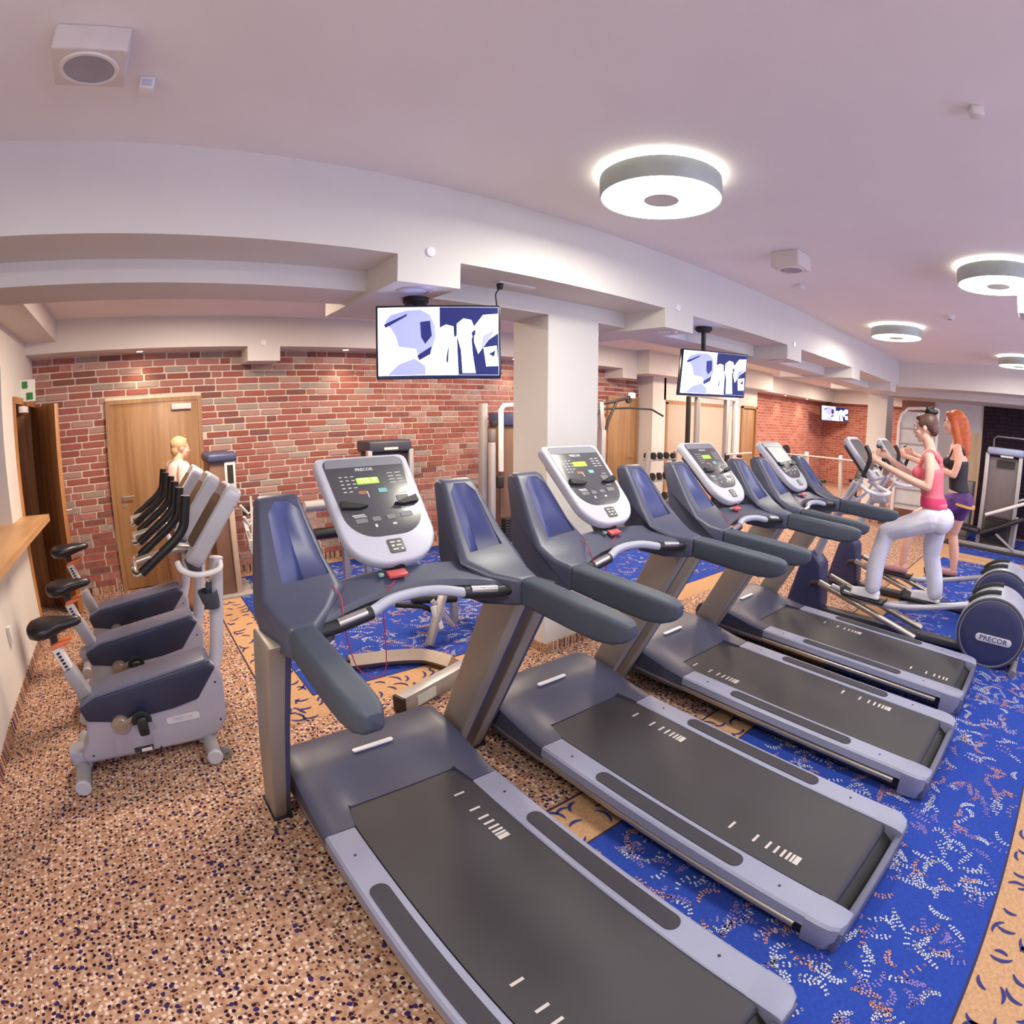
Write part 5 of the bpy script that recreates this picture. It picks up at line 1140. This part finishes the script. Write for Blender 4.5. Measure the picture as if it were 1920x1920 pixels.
# dumbbell rack left of the framed opening
t = thing('dumbbell_rack', 'dumbbell rack in front of the white pilaster', 'dumbbell rack', (7.60, 5.75, 0))
for s in (-1, 1): sq(t, 'side_frame', (s*.38, .1, 0), (s*.38, -.05, 1.2), .05, .07, MGREY)
for z in (.35, .70, 1.05): sq(t, 'shelf', (-.38, 0, z), (.38, 0, z), .16, .03, MGREY)
for z in (.41, .76, 1.11):
    for k in range(4):
        x = -.27+k*.18; d = thing('dumbbell', 'black dumbbell on the %s shelf of the rack, number %s from its left end' % ({.41: 'bottom', .76: 'middle', 1.11: 'top'}[z], ('one', 'two', 'three', 'four')[k]), 'dumbbell', (7.60+x, 5.75, z+.006), 0, 'dumbbells on the rack')
        bar(d, 'handle', [(0, -.06, 0), (0, .06, 0)], .014, MGREY, 8)
        for s in (-1, 1): B().lathe([(.002, s*.05), (.05, s*.05), (.05, s*.10), (.002, s*.10)], (0, 0, 0), 'y', 14).ob('head', BLK, d)
# bench with bent base tube behind the nearest treadmill
t = thing('training_bench', 'low bench frame with bent tan tube and black handles in front of the nearest treadmill', 'bench', (1.5, 3.4, 0))
TAN = mat('tube_tan', (176, 160, 148), .35, .35)
B().tube(smoothpath([(-.27, .08, .055), (.0, .0, .055), (.17, -.08, .055), (.26, -.16, .055), (.34, -.34, .055)], 4), .062, 4, up=(0, 0, 1)).ob('base_tube', TAN, t, smooth=20)
sq(t, 'end_cap', (-.285, .085, .055), (-.262, .078, .055), .092, .092, MDARK)
sq(t, 'upright', (.40, .10, .02), (.62, .20, .42), .06, .05, MGREY); sq(t, 'pivot_arm', (.52, .12, .12), (.50, .18, .30), .05, .04, WHITEM)
bar(t, 'handle', [(.20, .22, .36), (.42, .24, .30), (.56, .22, .22)], .022, FOAM); bar(t, 'handle', [(.36, .26, .36), (.74, .24, .30)], .035, FOAM); sq(t, 'link', (.50, .20, .34), (.66, .16, .10), .03, .04, MGREY)
pad(t, 'seat', (.85, .45, .42), (.5, .30, .08)); sq(t, 'seat_post', (.85, .45, .0), (.85, .45, .40), .06, .06, MGREY)
# silver frame tube with a black end on the floor
t = thing('frame_tube', 'silver rectangular floor tube with black end cap and paper label beside the first upright', 'frame tube', (1.27, 2.74, 0))
sq(t, 'tube', (0, 0, .06), (.62, .20, .06), .09, .11, MGREY, .008); sq(t, 'end_cap', (-.022, -.007, .06), (.0, 0, .06), .092, .112, MDARK, .004)
B().beam((.11, -.012, .055), (.27, .040, .055), .006, .07).ob('paper_label', mat('paper', (212, 212, 208), .8), t)
for dx in (.1, .5): B().lh(dx-.03, dx+.03, dx*.3-.03, dx*.3+.03, 0, .012).ob('foot', MDARK, t)
# weight tower and leg press at the right edge
t = thing('leg_press', 'smoked weight tower with black padded leg press at the right edge', 'leg press', (10.55, .6, 0))
for s in (-1, 1): B().lh(-.04, .04, s*.29-.035, s*.29+.035, .02, 1.58).ob('upright', MGREY, t, bevel=.008)
B().lh(.02, .30, -.27, .27, .05, 1.52).ob('shroud', MSHR, t, bevel=.01); B().lh(-.09, .33, -.34, .30, 1.56, 1.68).ob('cap', mat('cap_pale_blue', (150, 158, 186), .4), t, bevel=.04, bseg=3)
B().lh(-.012, .0, -.20, .12, 1.36, 1.48).ob('instruction_card', MDARK, t); B().lh(-.095, -.088, -.16, .06, 1.53, 1.56).ob('cap_label', WHITEM, t)
bar(t, 'arch', [(0, .20, 1.66), (0, .20, 1.82), (0, .14, 1.86), (0, -.34, 1.86)], .014, mat('arch_grey', (120, 118, 124), .4, .5), 8); plates(t, 0, 0, .12, 12, .10, .40)
pad(t, 'seat', (-.1, .52, .30), (.36, .50, .08), Matrix.Rotation(.1, 4, 'X')); pad(t, 'sled_pad', (-.1, -.10, .42), (.34, .80, .07), Matrix.Rotation(-.46, 4, 'X'))
bar(t, 'sled_rail', [(-.20, .20, .57), (-.20, -.50, .87)], .03, WHITEM); bar(t, 'sled_rail', [(.05, .16, .66), (.05, -.50, .92)], .024, MGREY); sq(t, 'brace', (-.15, -.02, .28), (-.15, -.38, .05), .03, .04, MGREY); sq(t, 'rear_leg', (-.1, -.35, .0), (-.1, -.35, .60), .05, .05, MGREY)
sq(t, 'base_tube', (-.1, .75, .04), (-.1, -.60, .04), .08, .07, MGREY); B().lh(-.35, .35, -.65, .85, 0, .02).ob('base_plate', MDARK, t)
# grey drawer unit and round arch cage behind the women
t = thing('drawer_unit', 'low grey drawer unit behind the red-haired woman', 'drawer unit', (11.2, 1.30, 0))
B().lh(-.2, .2, -.16, .16, 0, 1.02).ob('body', mat('drawer_grey', (140, 134, 138), .5), t, bevel=.006)
for k in range(5): B().lh(-.215, -.2, -.15, .15, .06+k*.19, .23+k*.19).ob('drawer', mat('drawer_front', (128, 120, 124), .5), t, bevel=.004)
t = thing('arch_cage', 'white tubular arch with a pale mesh panel behind the woman in pink', 'cage', (10.7, 2.15, 0))
bar(t, 'arch', [(0, .42, 0), (0, .42, 1.9), (0, .38, 2.08), (0, .26, 2.2), (0, .0, 2.22), (0, -.30, 2.22)], .03, WHITEM, 12)
B().lh(.02, .04, -.3, .38, .4, 2.15).ob('mesh_panel', mat('mesh_panel', (190, 188, 190), .6, bump=.8, bscale=60), t)
for k in range(6): bar(t, 'rung', [(0, .42, .5+k*.27), (0, -.3, .5+k*.27)], .012, MGREY, 8)
bar(t, 'rear_leg', [(0, -.30, 2.22), (0, -.30, 0)], .03, WHITEM, 12)
# bench and rack in the far brick corner
t = thing('bench_press', 'black bench press with white rack in front of the far brick corner', 'bench', (13.2, 5.0, 0))
for s in (-1, 1): sq(t, 'rack_post', (.25, s*.45, 0), (.05, s*.45, 1.1), .08, .10, WHITEM)
bar(t, 'barbell', [(.0, -1.3, 1.02), (.0, 1.3, 1.02)], .016, WHITEM)
for s in (-1, 1): B().lathe([(.02, -.03), (.22, -.03), (.22, .03), (.02, .03)], (0, s*1.0, 1.02), 'y', 20, True).ob('plate', BLK, t)
pad(t, 'bench_pad', (-.6, 0, .46), (1.2, .30, .09)); sq(t, 'bench_leg', (-1.0, 0, 0), (-1.0, 0, .42), .07, .07, WHITEM); sq(t, 'bench_leg', (-.1, 0, 0), (-.1, 0, .42), .07, .07, WHITEM); sq(t, 'base_beam', (-1.1, 0, .03), (.4, 0, .03), .07, .06, WHITEM); sq(t, 'cross_foot', (.25, -.5, .03), (.25, .5, .03), .07, .06, WHITEM)
t = thing('incline_bench', 'black incline bench beside the far brick corner', 'bench', (14.6, 4.4, 0))
pad(t, 'back_pad', (.2, 0, .78), (.9, .30, .09), Matrix.Rotation(-.7, 4, 'Y')); pad(t, 'seat', (-.4, 0, .48), (.40, .30, .09)); sq(t, 'base_beam', (-.6, 0, .03), (.6, 0, .03), .07, .06, MDARK); sq(t, 'leg', (-.4, 0, 0), (-.4, 0, .45), .07, .07, MDARK); sq(t, 'leg', (.3, 0, 0), (.3, 0, .80), .07, .07, MDARK)
